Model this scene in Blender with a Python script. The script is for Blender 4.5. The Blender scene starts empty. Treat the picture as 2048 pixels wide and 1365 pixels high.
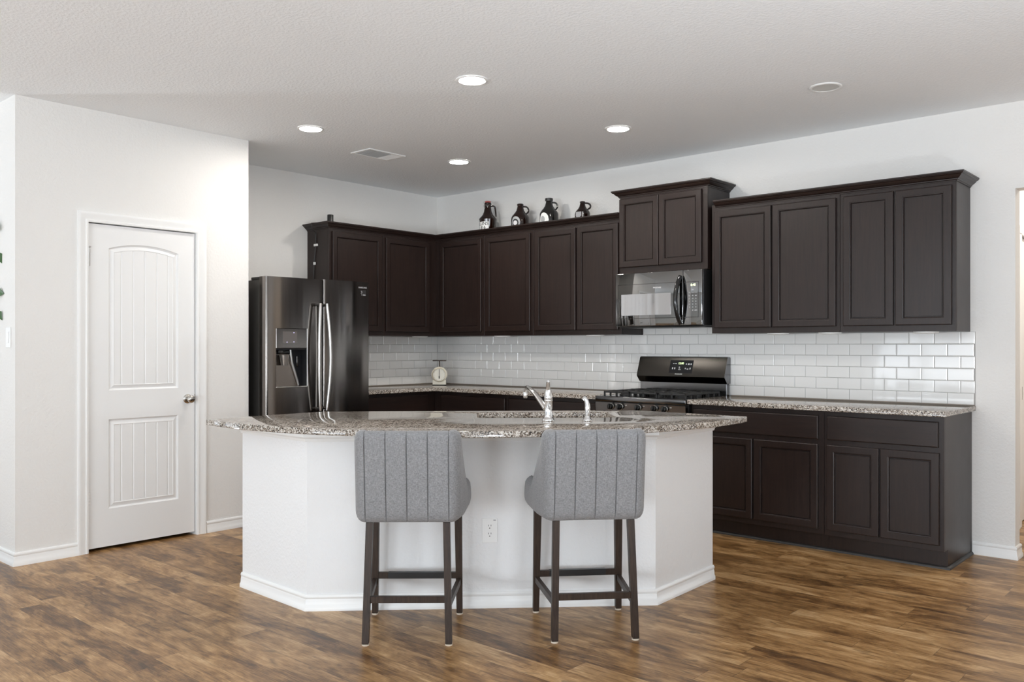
import bpy, bmesh, math, random
from math import pi, sin, cos, tan, sqrt, radians
from mathutils import Vector, Matrix

S = bpy.context.scene
COL = S.collection
RND = random.Random(7)

# ------------------------------------------------------------------ camera
CAMX, CAMY, CAMZ, YAW = 6.1948, -5.8455, 1.2826, 0.7278
cd = bpy.data.cameras.new('camera')
cd.sensor_width = 36.0
cd.lens = 1720.17 / 2048 * 36.0
cd.shift_y = 9.08 / 2048
cd.clip_start = 0.05
cam = bpy.data.objects.new('camera', cd)
cam.location = (CAMX, CAMY, CAMZ)
cam.rotation_euler = (pi / 2, 0, YAW)
COL.objects.link(cam)
S.camera = cam

# ------------------------------------------------------------------ world, exposure, daylight
S.view_settings.view_transform = 'Standard'
S.view_settings.look = 'None'
S.view_settings.gamma = 1
S.view_settings.use_curve_mapping = False
S.view_settings.exposure = 0.06
S.cycles.max_bounces = 14
S.cycles.diffuse_bounces = 8
S.cycles.glossy_bounces = 6
S.cycles.sample_clamp_indirect = 6.0
w = bpy.data.worlds.new('sky')
w.use_nodes = True
w.node_tree.nodes['Background'].inputs[0].default_value = (0.75, 0.86, 1.0, 1)
w.node_tree.nodes['Background'].inputs[1].default_value = 0.6
S.world = w

REAR_Y, LEFT_X, RIGHT_X = -10.5, -4.6, 8.4
H = 2.743


def daylight(name, loc, rot, sx, sy, power, color=(0.88, 0.94, 1.0)):
    l = bpy.data.lights.new(name, 'AREA')
    l.shape = 'RECTANGLE'
    l.size, l.size_y = sx, sy
    l.energy = power
    l.color = color
    o = bpy.data.objects.new(name, l)
    o.location = loc
    o.rotation_euler = rot
    COL.objects.link(o)
    return o


# windows behind the camera: (x0, x1, z0, z1) openings in the rear wall, (y0, y1, z0, z1) in the side walls
REAR_WINDOWS = [(0.4, 2.5, 0.55, 2.35), (3.4, 5.2, 0.55, 2.35), (6.0, 7.7, 0.05, 2.25)]
SIDE_WINDOWS = [(-8.9, -7.1, 0.55, 2.35), (-6.6, -5.0, 0.55, 2.35)]
RIGHT_WINDOWS = [(-8.6, -6.6, 0.55, 2.3), (-4.6, -2.6, 0.9, 2.2)]
SKY, GROUND = 2.5, {'rear': 56.0, 'side': 4.0, 'right': 31.0}       # watts per square metre of glass: light from the sky, and an added upward fill in place of ground bounce
SKYC, GROUND_FILLC = (0.76, 0.88, 1.0), (0.87, 0.935, 1.0)
UP = radians(55)


def window_light(kind, c, w_, h_, facing, f=1.0):
    """one soft source for the sky and an added fill tilted up at the ceiling, in place of ground bounce"""
    nx, ny = facing
    rz = math.atan2(-nx, ny)
    x, y, z = c
    daylight('skylight_' + kind, (x - nx * 0.14, y - ny * 0.14, z), (pi / 2, 0, rz), w_, h_, SKY * f * w_ * h_, SKYC)
    hh = h_ * 0.8
    b = 0.16 + hh / 2 * sin(UP)
    daylight('groundfill_' + kind, (x - nx * b, y - ny * b, z - 0.45), (pi / 2 + UP, 0, rz), w_, hh, GROUND[kind] * f * w_ * h_, GROUND_FILLC)


# leftmost rear window dimmed to weaken its reflection in the tiles, the others raised
for (x0, x1, z0, z1), f in zip(REAR_WINDOWS, (0.28, 1.4, 1.4)):
    window_light('rear', ((x0 + x1) / 2, REAR_Y, (z0 + z1) / 2), x1 - x0, z1 - z0, (0, 1), f)
for y0, y1, z0, z1 in SIDE_WINDOWS:
    window_light('side', (LEFT_X, (y0 + y1) / 2, (z0 + z1) / 2), y1 - y0, z1 - z0, (1, 0))
for y0, y1, z0, z1 in RIGHT_WINDOWS:
    window_light('right', (RIGHT_X, (y0 + y1) / 2, (z0 + z1) / 2), y1 - y0, z1 - z0, (-1, 0))

# fill uplights added out of view to brighten the ceiling: (x, y, aim x, aim y, watts)
FILL_UPLIGHTS = [(7.2, -4.2, 3.0, -2.2, 30), (-3.2, -7.4, 3.0, -3.4, 60)]
UPZ = 0.30
for x, y, ax, ay, pw in FILL_UPLIGHTS:
    l = bpy.data.lights.new('ceiling_fill_lamp', 'AREA')
    l.shape = 'DISK'
    l.size = 0.34
    l.energy = pw
    l.spread = radians(115)
    l.color = (0.86, 0.93, 1.0)
    o = bpy.data.objects.new('ceiling_fill_lamp', l)
    d = Vector((ax - x, ay - y, 0)).normalized()
    aim = Vector((d.x * cos(radians(54)), d.y * cos(radians(54)), sin(radians(54))))
    o.location = Vector((x, y, UPZ)) + aim * 0.05
    o.rotation_euler = aim.to_track_quat('-Z', 'Y').to_euler()
    COL.objects.link(o)

CAN_STRENGTH = 225.0


# ------------------------------------------------------------------ material helpers
def lin(r, g, b):
    def f(c):
        c /= 255.0
        return c / 12.92 if c <= 0.04045 else ((c + 0.055) / 1.055) ** 2.4
    return (f(r), f(g), f(b), 1)


class Mat:
    def __init__(self, name, color=(0.8, 0.8, 0.8, 1), rough=0.5, metal=0.0, spec=0.5):
        self.m = bpy.data.materials.new(name)
        self.m.use_nodes = True
        self.t = self.m.node_tree
        self.b = self.t.nodes['Principled BSDF']
        self.b.inputs['Base Color'].default_value = color
        self.b.inputs['Roughness'].default_value = rough
        self.b.inputs['Metallic'].default_value = metal
        self.b.inputs['Specular IOR Level'].default_value = spec
        self._co = None

    def node(self, typ, ins=None, **props):
        n = self.t.nodes.new(typ)
        for k, v in props.items():
            setattr(n, k, v)
        for k, v in (ins or {}).items():
            sock = n.inputs[k]
            if isinstance(v, bpy.types.NodeSocket):
                self.t.links.new(v, sock)
            else:
                sock.default_value = v
        return n

    def co(self):
        if self._co is None:
            self._co = self.node('ShaderNodeTexCoord').outputs['Object']
        return self._co

    def scaled(self, s):
        return self.node('ShaderNodeMapping', {'Vector': self.co(), 'Scale': s}).outputs[0]

    def noise(self, scale, detail=3.0, rough=0.55, vec=None, out=0, dist=0.0):
        return self.node('ShaderNodeTexNoise', {'Vector': vec or self.co(), 'Scale': scale, 'Detail': detail,
                                                'Roughness': rough, 'Distortion': dist}).outputs[out]

    def math(self, op, a, b=0.0, c=None):
        d = {0: a, 1: b}
        if c is not None:
            d[2] = c
        return self.node('ShaderNodeMath', d, operation=op).outputs[0]

    def ramp(self, fac, stops, interp='LINEAR'):
        n = self.node('ShaderNodeValToRGB', {'Fac': fac})
        n.color_ramp.interpolation = interp
        el = n.color_ramp.elements
        el[0].position, el[0].color = stops[0][0], stops[0][1]
        el[1].position, el[1].color = stops[1][0], stops[1][1]
        for p, c in stops[2:]:
            e = el.new(p)
            e.color = c
        return n.outputs[0]

    def mix(self, fac, a, b, blend='MIX'):
        n = self.t.nodes.new('ShaderNodeMix')
        n.data_type = 'RGBA'
        n.blend_type = blend
        for k, v in ((0, fac), (6, a), (7, b)):
            if isinstance(v, bpy.types.NodeSocket):
                self.t.links.new(v, n.inputs[k])
            else:
                n.inputs[k].default_value = v
        return n.outputs[2]

    def set(self, name, v):
        if isinstance(v, bpy.types.NodeSocket):
            self.t.links.new(v, self.b.inputs[name])
        else:
            self.b.inputs[name].default_value = v
        return self

    def bump(self, height, strength=0.2, distance=0.002):
        n = self.node('ShaderNodeBump', {'Height': height, 'Strength': strength, 'Distance': distance})
        self.t.links.new(n.outputs[0], self.b.inputs['Normal'])
        return self


def g4(v):
    return (v, v, v, 1)


# painted, orange-peel drywall
def drywall(name, col, scale, strength, dist):
    m = Mat(name, col, 0.75, spec=0.25)
    a = m.noise(scale, 2.5, 0.5)
    k = m.ramp(a, [(0.42, g4(0)), (0.62, g4(1))])
    m.bump(k, strength, dist)
    return m.m


M_WALL = drywall('wall_paint', (0.79, 0.778, 0.757, 1), 60, 0.36, 0.0018)
M_ISLE = drywall('island_wall_paint', (0.82, 0.82, 0.82, 1), 60, 0.36, 0.0018)
M_CEIL = drywall('ceiling_texture_paint', (0.875, 0.893, 0.908, 1), 62, 0.42, 0.0020)
M_TRIM = Mat('white_trim_paint', (0.86, 0.86, 0.85, 1), 0.35).m
M_DOORW = Mat('white_door_paint', (0.83, 0.83, 0.825, 1), 0.4).m
M_PLASTIC = Mat('white_plastic', (0.85, 0.85, 0.84, 1), 0.35).m


def wood_floor():
    m = Mat('wood_plank_floor', rough=0.33)
    sep = m.node('ShaderNodeSeparateXYZ', {0: m.co()})
    X, Y = sep.outputs[0], sep.outputs[1]
    PW, PL = 0.127, 1.22
    yr = m.math('DIVIDE', Y, PW)
    row = m.math('FLOOR', yr)
    rrnd = m.node('ShaderNodeTexWhiteNoise', {'W': row}, noise_dimensions='1D').outputs[0]
    xs = m.math('ADD', m.math('DIVIDE', X, PL), m.math('MULTIPLY', rrnd, 7.3))
    col_i = m.math('FLOOR', xs)
    cv = m.node('ShaderNodeCombineXYZ', {0: row, 1: col_i, 2: 0.0}).outputs[0]
    pr = m.node('ShaderNodeTexWhiteNoise', {'Vector': cv}, noise_dimensions='3D')
    prnd, pcol = pr.outputs[0], pr.outputs[1]
    # each plank its own cut of the pattern
    off = m.node('ShaderNodeVectorMath', {0: pcol, 1: (37.0, 19.0, 11.0)}, operation='MULTIPLY').outputs[0]
    base = m.node('ShaderNodeVectorMath', {0: m.co(), 1: off}, operation='ADD').outputs[0]
    def mp(s):
        return m.node('ShaderNodeMapping', {'Vector': base, 'Scale': s}).outputs[0]
    blotch = m.noise(2.6, 5.0, 0.62, mp((1.0, 3.0, 1.0)), dist=0.9)
    patch = m.noise(7.5, 3.0, 0.55, mp((0.8, 2.2, 1.0)), dist=1.1)
    grain = m.noise(12.0, 7.0, 0.76, mp((0.42, 10.0, 1.0)), dist=0.5)
    fine = m.noise(55.0, 4.0, 0.7, mp((0.25, 6.0, 1.0)))
    knots = m.noise(4.6, 2.0, 0.5, mp((1.0, 1.9, 1.0)), dist=1.8)
    v = m.math('ADD', m.math('MULTIPLY', blotch, 0.46), m.math('MULTIPLY', grain, 0.34))
    v = m.math('ADD', v, m.math('MULTIPLY', patch, 0.20))
    v = m.math('ADD', v, m.math('MULTIPLY', m.math('SUBTRACT', prnd, 0.5), 0.10))
    v = m.math('ADD', v, m.math('MULTIPLY', m.math('SUBTRACT', fine, 0.5), 0.26))
    c = m.ramp(v, [(0.34, lin(58, 35, 14)), (0.42, lin(100, 69, 36)), (0.49, lin(142, 105, 63)),
                   (0.57, lin(178, 140, 94)), (0.67, lin(212, 180, 138))])
    kk = m.ramp(knots, [(0.64, g4(1)), (0.74, g4(0.42))])
    c = m.mix(0.75, c, kk, 'MULTIPLY')
    fy = m.math('FRACT', yr)
    fx = m.math('FRACT', xs)
    gy = m.math('LESS_THAN', m.math('MINIMUM', fy, m.math('SUBTRACT', 1.0, fy)), 0.0075)
    gx = m.math('LESS_THAN', m.math('MINIMUM', fx, m.math('SUBTRACT', 1.0, fx)), 0.0009)
    gap = m.math('MAXIMUM', gy, gx)
    c = m.mix(m.math('MULTIPLY', gap, 0.55), c, lin(40, 26, 14))
    m.set('Base Color', c)
    rr = m.math('ADD', 0.24, m.math('MULTIPLY', grain, 0.22))
    m.set('Roughness', rr)
    h = m.math('SUBTRACT', m.math('MULTIPLY', grain, 0.6), m.math('MULTIPLY', gap, 1.2))
    m.bump(h, 0.22, 0.0012)
    return m.m


M_FLOOR = wood_floor()


def granite():
    m = Mat('speckled_granite', rough=0.035, spec=0.75)
    d = m.noise(60, 2, 0.5, out=1)
    vec = m.node('ShaderNodeVectorMath', {0: m.co(), 1: m.node('ShaderNodeVectorMath', {0: d, 1: (0.012,) * 3}, operation='MULTIPLY').outputs[0]},
                 operation='ADD').outputs[0]
    v1 = m.node('ShaderNodeTexVoronoi', {'Vector': vec, 'Scale': 270.0})
    v2 = m.node('ShaderNodeTexVoronoi', {'Vector': vec, 'Scale': 135.0})
    s1 = m.node('ShaderNodeSeparateColor', {0: v1.outputs['Color']}).outputs[0]
    s2 = m.node('ShaderNodeSeparateColor', {0: v2.outputs['Color']}).outputs[1]
    big = m.noise(14, 3, 0.6)
    f = m.math('ADD', m.math('MULTIPLY', s1, 0.55), m.math('MULTIPLY', s2, 0.45))
    f = m.math('ADD', f, m.math('MULTIPLY', m.math('SUBTRACT', big, 0.5), 0.4))
    c = m.ramp(f, [(0.0, lin(34, 31, 30)), (0.22, lin(52, 47, 44)), (0.32, lin(98, 86, 76)), (0.45, lin(128, 112, 96)),
                   (0.55, lin(172, 162, 150)), (0.72, lin(206, 201, 194))])
    m.set('Base Color', c)
    return m.m


M_GRANITE = granite()
M_BOUNCE_CARPET = Mat('pale_bounce_carpet', (0.66, 0.63, 0.58, 1), 0.95, spec=0.1).m


def espresso(name, base=(0.0185, 0.0112, 0.0094), vertical=True, rough=0.34):
    m = Mat(name, rough=rough, spec=0.42)
    sc = (26, 26, 1.6) if vertical else (1.6, 26, 26)
    n = m.noise(3.0, 5.0, 0.65, m.scaled(sc))
    n2 = m.noise(2.5, 3.0, 0.6)
    c = m.ramp(n, [(0.3, (base[0] * 0.72, base[1] * 0.7, base[2] * 0.7, 1)), (0.7, (base[0] * 1.35, base[1] * 1.25, base[2] * 1.2, 1))])
    m.set('Base Color', c)
    m.set('Roughness', m.math('ADD', rough - 0.06, m.math('MULTIPLY', n2, 0.14)))
    m.bump(n, 0.05, 0.0006)
    return m.m


M_CAB = espresso('espresso_stained_wood')
M_CABH = espresso('espresso_stained_wood_across', vertical=False)
M_SHOE = Mat('dark_vinyl_strip', (0.03, 0.028, 0.027, 1), 0.45).m
M_TILE = Mat('glazed_white_tile', (0.80, 0.795, 0.78, 1), 0.06, spec=0.5).m
M_GROUT = Mat('grey_grout', (0.36, 0.35, 0.34, 1), 0.85).m
M_CAULK = Mat('beige_caulk', (0.33, 0.29, 0.25, 1), 0.6).m


def fabric():
    m = Mat('grey_linen_fabric', rough=0.92, spec=0.15)
    a = m.noise(1.0, 2.0, 0.6, m.scaled((520, 520, 90)))
    b = m.noise(1.0, 2.0, 0.6, m.scaled((90, 90, 560)))
    f = m.math('ADD', m.math('MULTIPLY', a, 0.5), m.math('MULTIPLY', b, 0.5))
    c = m.ramp(f, [(0.33, (0.140, 0.140, 0.145, 1)), (0.5, (0.225, 0.224, 0.230, 1)), (0.68, (0.335, 0.335, 0.34, 1))])
    m.set('Base Color', c)
    m.set('Sheen Weight', 0.25)
    m.bump(f, 0.25, 0.001)
    return m.m


M_FABRIC = fabric()
M_SEAM = Mat('dark_seam_thread', (0.06, 0.06, 0.065, 1), 0.9).m


def legwood():
    m = Mat('dark_walnut_leg', rough=0.42, spec=0.3)
    n = m.noise(2.0, 5, 0.6, m.scaled((60, 60, 5)))
    m.set('Base Color', m.ramp(n, [(0.3, (0.018, 0.011, 0.008, 1)), (0.7, (0.05, 0.031, 0.021, 1))]))
    return m.m


M_LEG = legwood()
M_BLACKM = Mat('black_painted_metal', (0.012, 0.012, 0.013, 1), 0.35).m
M_FELT = Mat('felt_pad', (0.62, 0.54, 0.44, 1), 0.95).m


def brushed(name, col, rough, aniso=0.0):
    m = Mat(name, col, rough, 1.0)
    n = m.noise(1.0, 3, 0.6, m.scaled((3, 3, 420) if aniso == 0 else (420, 420, 3)))
    m.set('Roughness', m.math('ADD', rough - 0.03, m.math('MULTIPLY', n, 0.07)))
    if aniso:
        m.set('Anisotropic', 0.9)
        m.set('Anisotropic Rotation', 0.25)
        m.set('Tangent', m.node('ShaderNodeTangent', direction_type='RADIAL', axis='Z').outputs[0])
    return m.m


M_STEELB = brushed('black_stainless_steel', (0.215, 0.196, 0.182, 1), 0.13, 1)
M_BAY = Mat('warm_grey_steel', (0.30, 0.26, 0.23, 1), 0.25, 0.9).m
M_STEELD = Mat('dark_fridge_side', (0.11, 0.105, 0.10, 1), 0.3, 0.85).m
M_STEEL = brushed('bright_steel', (0.66, 0.65, 0.63, 1), 0.32)
M_CHROME = Mat('polished_chrome', (0.86, 0.86, 0.86, 1), 0.05, 1.0).m
M_NICKEL = Mat('satin_nickel', (0.55, 0.53, 0.50, 1), 0.22, 1.0).m
M_GLOSSB = Mat('gloss_black_enamel', (0.010, 0.010, 0.010, 1), 0.12, spec=0.6).m
M_SATINB = Mat('satin_black_enamel', (0.014, 0.014, 0.014, 1), 0.28, 0.0, spec=0.6).m
M_BLKSTEEL = Mat('black_steel_panel', (0.20, 0.20, 0.205, 1), 0.18, 1.0).m
M_DARKPANEL = Mat('dark_brushed_panel', (0.05, 0.047, 0.043, 1), 0.22, 1.0).m
M_MIRROR = Mat('smoked_mirror_glass', (0.27, 0.27, 0.27, 1), 0.03, 1.0).m
M_MIRROR2 = Mat('microwave_window_glass', (0.50, 0.50, 0.51, 1), 0.04, 1.0).m
M_MATTEB = Mat('matte_black_plastic', (0.012, 0.012, 0.014, 1), 0.5, spec=0.3).m
M_IRON = Mat('cast_iron', (0.02, 0.02, 0.02, 1), 0.5).m
M_PRINT = Mat('pale_print', (0.72, 0.72, 0.72, 1), 0.5).m
M_PRINTG = Mat('grey_print', (0.36, 0.36, 0.37, 1), 0.4).m
M_INK = Mat('black_ink', (0.012, 0.012, 0.012, 1), 0.6).m
M_PAPER = Mat('white_label', (0.85, 0.85, 0.83, 1), 0.6).m
M_REDCAP = Mat('red_rubber_gasket', (0.45, 0.10, 0.09, 1), 0.5).m
M_DARK = Mat('dark_void', (0.01, 0.01, 0.01, 1), 0.9).m
M_LEAF = Mat('ivy_leaf_green', (0.05, 0.115, 0.035, 1), 0.5).m
M_STEMG = Mat('ivy_stem', (0.10, 0.12, 0.05, 1), 0.7).m
M_CREAM = Mat('cream_enamel', (0.72, 0.69, 0.60, 1), 0.35).m
M_BRONZE = Mat('dark_bronze', (0.06, 0.045, 0.035, 1), 0.4, 0.6).m


def amber():
    m = Mat('amber_bottle_glass', (0.012, 0.0035, 0.0018, 1), 0.06, spec=0.6)
    m.set('Transmission Weight', 0.1)
    return m.m


M_AMBER = amber()
M_BLACKGLASS = Mat('black_bottle_glaze', (0.010, 0.009, 0.008, 1), 0.1, spec=0.6).m


def emit(name, col, strength):
    m = Mat(name, g4(0.8), 0.4)
    m.set('Emission Color', col)
    m.set('Emission Strength', strength)
    return m.m


M_LED = emit('lit_lamp_lens', (1.0, 0.95, 0.885, 1), CAN_STRENGTH)
M_LENSOFF = Mat('unlit_lamp_lens', (0.62, 0.62, 0.60, 1), 0.4).m  # greyed to stand in for the shade inside the recess
M_GREEN = emit('green_clock_digits', (0.75, 0.95, 0.35, 1), 1.1)
M_BLUE = emit('blue_indicator', (0.45, 0.40, 1.0, 1), 2.0)


# ------------------------------------------------------------------ object helpers
def tag(o, label=None, cat=None, group=None, kind=None):
    if label:
        o['label'] = label
    if cat:
        o['category'] = cat
    if group:
        o['group'] = group
    if kind:
        o['kind'] = kind
    return o


def thing(name, label, cat, loc=(0, 0, 0), rotz=0.0, group=None):
    o = bpy.data.objects.new(name, None)
    o.empty_display_size = 0.1
    o.location = loc
    o.rotation_euler = (0, 0, rotz)
    COL.objects.link(o)
    return tag(o, label, cat, group)


class MB:
    """gathers shapes and links them as one mesh object"""

    def __init__(self):
        self.bm = bmesh.new()

    def _xf(self, vs, mat):
        if mat is not None:
            for v in vs:
                v.co = mat @ v.co

    def box(self, lo, hi, bevel=0.0, seg=2, mat=None):
        r = bmesh.ops.create_cube(self.bm, size=1.0)
        vs = r['verts']
        for v in vs:
            v.co = Vector([lo[i] + (v.co[i] + 0.5) * (hi[i] - lo[i]) for i in range(3)])
        if bevel > 0:
            es = list({e for v in vs for e in v.link_edges})
            rb = bmesh.ops.bevel(self.bm, geom=es, offset=bevel, segments=seg, profile=0.5, affect='EDGES')
            vs = list({v for f in rb['faces'] for v in f.verts} | {v for v in vs if v.is_valid})
        self._xf(vs, mat)
        return self

    def poly(self, pts, mat=None):
        vs = [self.bm.verts.new(p) for p in pts]
        self._xf(vs, mat)
        self.bm.faces.new(vs)
        return self

    def prism(self, pts, z0, z1, mat=None):
        """2D polygon (counter-clockwise) extruded z0..z1"""
        a = [self.bm.verts.new((p[0], p[1], z0)) for p in pts]
        b = [self.bm.verts.new((p[0], p[1], z1)) for p in pts]
        n = len(pts)
        self.bm.faces.new(list(reversed(a)))
        self.bm.faces.new(b)
        for i in range(n):
            j = (i + 1) % n
            self.bm.faces.new((a[i], a[j], b[j], b[i]))
        self._xf(a + b, mat)
        return self

    def lathe(self, prof, seg=32, mat=None, cap=True):
        rings = []
        allv = []
        for r, z in prof:
            if r < 1e-5:
                ring = [self.bm.verts.new((0, 0, z))]
            else:
                ring = [self.bm.verts.new((r * cos(2 * pi * k / seg), r * sin(2 * pi * k / seg), z)) for k in range(seg)]
            rings.append(ring)
            allv += ring
        for a, b in zip(rings, rings[1:]):
            if len(a) == 1 and len(b) == 1:
                continue
            for k in range(seg):
                l = (k + 1) % seg
                if len(a) == 1:
                    self.bm.faces.new((a[0], b[k], b[l]))
                elif len(b) == 1:
                    self.bm.faces.new((a[k], a[l], b[0]))
                else:
                    self.bm.faces.new((a[k], a[l], b[l], b[k]))
        if cap:
            for ring in (rings[0], rings[-1]):
                if len(ring) > 1:
                    try:
                        self.bm.faces.new(ring)
                    except ValueError:
                        pass
        self._xf(allv, mat)
        return self

    def tube(self, pts, rad, seg=12, mat=None, sq=1.0):
        pts = [Vector(p) for p in pts]
        n = len(pts)
        rr = rad if isinstance(rad, (list, tuple)) else [rad] * n
        t0 = (pts[1] - pts[0]).normalized()
        up = Vector((0, 0, 1)) if abs(t0.z) < 0.9 else Vector((0, 1, 0))
        nx = t0.cross(up).normalized()
        rings, allv = [], []
        for i, p in enumerate(pts):
            t = (pts[min(i + 1, n - 1)] - pts[max(i - 1, 0)]).normalized()
            nx = (nx - t * nx.dot(t)).normalized()
            ny = t.cross(nx)
            ring = [self.bm.verts.new(p + (nx * cos(2 * pi * k / seg) + ny * sin(2 * pi * k / seg) * sq) * rr[i]) for k in range(seg)]
            rings.append(ring)
            allv += ring
        for a, b in zip(rings, rings[1:]):
            for k in range(seg):
                l = (k + 1) % seg
                self.bm.faces.new((a[k], a[l], b[l], b[k]))
        self.bm.faces.new(list(reversed(rings[0])))
        self.bm.faces.new(rings[-1])
        self._xf(allv, mat)
        return self

    def rings(self, loops, cap_first=False, cap_last=True, mat=None):
        """stack of equally long closed loops"""
        vv = [[self.bm.verts.new(p) for p in l] for l in loops]
        n = len(loops[0])
        for a, b in zip(vv, vv[1:]):
            for k in range(n):
                l = (k + 1) % n
                self.bm.faces.new((a[k], a[l], b[l], b[k]))
        if cap_first:
            self.bm.faces.new(list(reversed(vv[0])))
        if cap_last:
            self.bm.faces.new(vv[-1])
        self._xf([v for l in vv for v in l], mat)
        return self

    def molding(self, path, prof, closed=False, mat=None):
        """profile (offset to the right of the path, height) swept along a 2D path with mitres"""
        P = [Vector((p[0], p[1])) for p in path]
        n = len(P)
        def nrm(a, b):
            d = (b - a).normalized()
            return Vector((d.y, -d.x))
        cols = []
        for i in range(n):
            if closed or 0 < i < n - 1:
                n1 = nrm(P[i - 1], P[i])
                n2 = nrm(P[i], P[(i + 1) % n])
                m = n1 + n2
                m = m / m.dot(n1)
            else:
                m = nrm(P[0], P[1]) if i == 0 else nrm(P[-2], P[-1])
            cols.append([self.bm.verts.new((P[i].x + m.x * d, P[i].y + m.y * d, z)) for d, z in prof])
        k = len(prof)
        rng = range(n) if closed else range(n - 1)
        for i in rng:
            a, b = cols[i], cols[(i + 1) % n]
            for j in range(k):
                l = (j + 1) % k
                self.bm.faces.new((a[j], b[j], b[l], a[l]))
        if not closed:
            self.bm.faces.new(cols[0])
            self.bm.faces.new(list(reversed(cols[-1])))
        self._xf([v for c in cols for v in c], mat)
        return self

    def build(self, name, material, parent=None, smooth=False, angle=35, loc=None, rotz=None):
        bmesh.ops.recalc_face_normals(self.bm, faces=self.bm.faces)
        me = bpy.data.meshes.new(name)
        self.bm.to_mesh(me)
        self.bm.free()
        me.materials.append(material)
        if smooth:
            me.polygons.foreach_set('use_smooth', [True] * len(me.polygons))
            try:
                me.set_sharp_from_angle(angle=radians(angle))
            except Exception:
                pass
        o = bpy.data.objects.new(name, me)
        COL.objects.link(o)
        if parent:
            o.parent = parent
        if loc is not None:
            o.location = loc
        if rotz is not None:
            o.rotation_euler = (0, 0, rotz)
        return o


def T(x=0, y=0, z=0):
    return Matrix.Translation((x, y, z))


def R(a, ax):
    return Matrix.Rotation(a, 4, ax)


_fontcache = {}


def text(s, size, material, parent, mat, name='lettering', extr=0.0004, align='CENTER', xs=1.0):
    """flat raised lettering; local text plane is x right, y up, z out"""
    cu = bpy.data.curves.new('t', 'FONT')
    cu.body = s
    cu.size = size
    cu.align_x = align
    cu.align_y = 'CENTER'
    cu.extrude = extr
    cu.offset = size * 0.012
    to = bpy.data.objects.new('t', cu)
    COL.objects.link(to)
    bpy.context.view_layer.update()
    dg = bpy.context.evaluated_depsgraph_get()
    me = bpy.data.meshes.new_from_object(to.evaluated_get(dg))
    bpy.data.objects.remove(to)
    bpy.data.curves.remove(cu)
    me.transform(mat @ Matrix.Diagonal((xs, 1, 1, 1)))
    me.name = name
    me.materials.clear()
    me.materials.append(material)
    o = bpy.data.objects.new(name, me)
    COL.objects.link(o)
    if parent:
        o.parent = parent
    return o


FRONT = R(pi / 2, 'X')  # text plane facing -y


def structure(name, mb, material, **kw):
    o = mb.build(name, material, **kw)
    o['kind'] = 'structure'
    return o


# ------------------------------------------------------------------ room shell
XP, YP0, YP1 = 0.715, -4.035, -2.518       # pantry wall plane and its two ends
DOOR_Y0, DOOR_Y1, DOOR_Z = -3.625, -2.912, 2.05
OPEN_X0, OPEN_X1, OPEN_Z = 5.02, 6.25, 2.224
WT = 0.115

structure('floor', MB().box((LEFT_X - 0.2, -7.2, -0.1), (RIGHT_X + 0.2, 3.4, 0.0)), M_FLOOR)
structure('floor_bounce_carpet', MB().box((LEFT_X - 0.2, REAR_Y - 0.2, -0.1), (RIGHT_X + 0.2, -7.2, 0.003)), M_BOUNCE_CARPET)  # unseen pale floor added to bounce light up to the ceiling
structure('ceiling', MB().box((LEFT_X - 0.2, REAR_Y - 0.2, H), (RIGHT_X + 0.2, 3.4, H + 0.1)), M_CEIL)
structure('wall_back', MB().box((-WT, 0, 0), (OPEN_X0, WT, H)).box((OPEN_X0, 0, OPEN_Z), (OPEN_X1, WT, H))
          .box((OPEN_X1, 0, 0), (RIGHT_X + WT, WT, H)), M_WALL)
structure('wall_left', MB().box((-WT, YP1 + 0.0, 0), (0, 0, H)), M_WALL)
structure('wall_pantry', MB()
          .box((XP - WT, YP0, 0), (XP, DOOR_Y0, H)).box((XP - WT, DOOR_Y1, 0), (XP, YP1, H))
          .box((XP - WT, DOOR_Y0, DOOR_Z), (XP, DOOR_Y1, H)), M_WALL)
structure('wall_pantry_end', MB().box((-1.0, YP1 - WT, 0), (XP - WT, YP1, H)), M_WALL)
structure('wall_pantry_back', MB().box((-1.0 - WT, YP0, 0), (-1.0, YP1, H)), M_DARK)  # unseen wall, coloured near black so the pantry stays dark
structure('wall_living', MB().box((LEFT_X, YP0, 0), (XP - WT, YP0 + WT, H)), M_WALL)


def wall_with_holes(name, axis, pos, a0, a1, holes, t=WT, inward=1):
    """wall along x (axis 'x', at y=pos) or along y; holes (a0,a1,z0,z1)"""
    mb = MB()
    cuts = sorted(holes)
    segs = []
    cur = a0
    for h0, h1, z0, z1 in cuts:
        segs.append((cur, h0, 0, H))
        segs.append((h0, h1, 0, z0))
        segs.append((h0, h1, z1, H))
        cur = h1
    segs.append((cur, a1, 0, H))
    for s0, s1, z0, z1 in segs:
        if axis == 'x':
            mb.box((s0, pos - t, z0), (s1, pos, z1))
        elif inward > 0:
            mb.box((pos - t, s0, z0), (pos, s1, z1))
        else:
            mb.box((pos, s0, z0), (pos + t, s1, z1))
    return structure(name, mb, M_WALL)


wall_with_holes('wall_rear', 'x', REAR_Y, LEFT_X - WT, RIGHT_X + WT, REAR_WINDOWS)
wall_with_holes('wall_side', 'y', LEFT_X, REAR_Y, YP0 + WT, SIDE_WINDOWS)
wall_with_holes('wall_right', 'y', RIGHT_X, REAR_Y, 0, RIGHT_WINDOWS, inward=-1)


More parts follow.
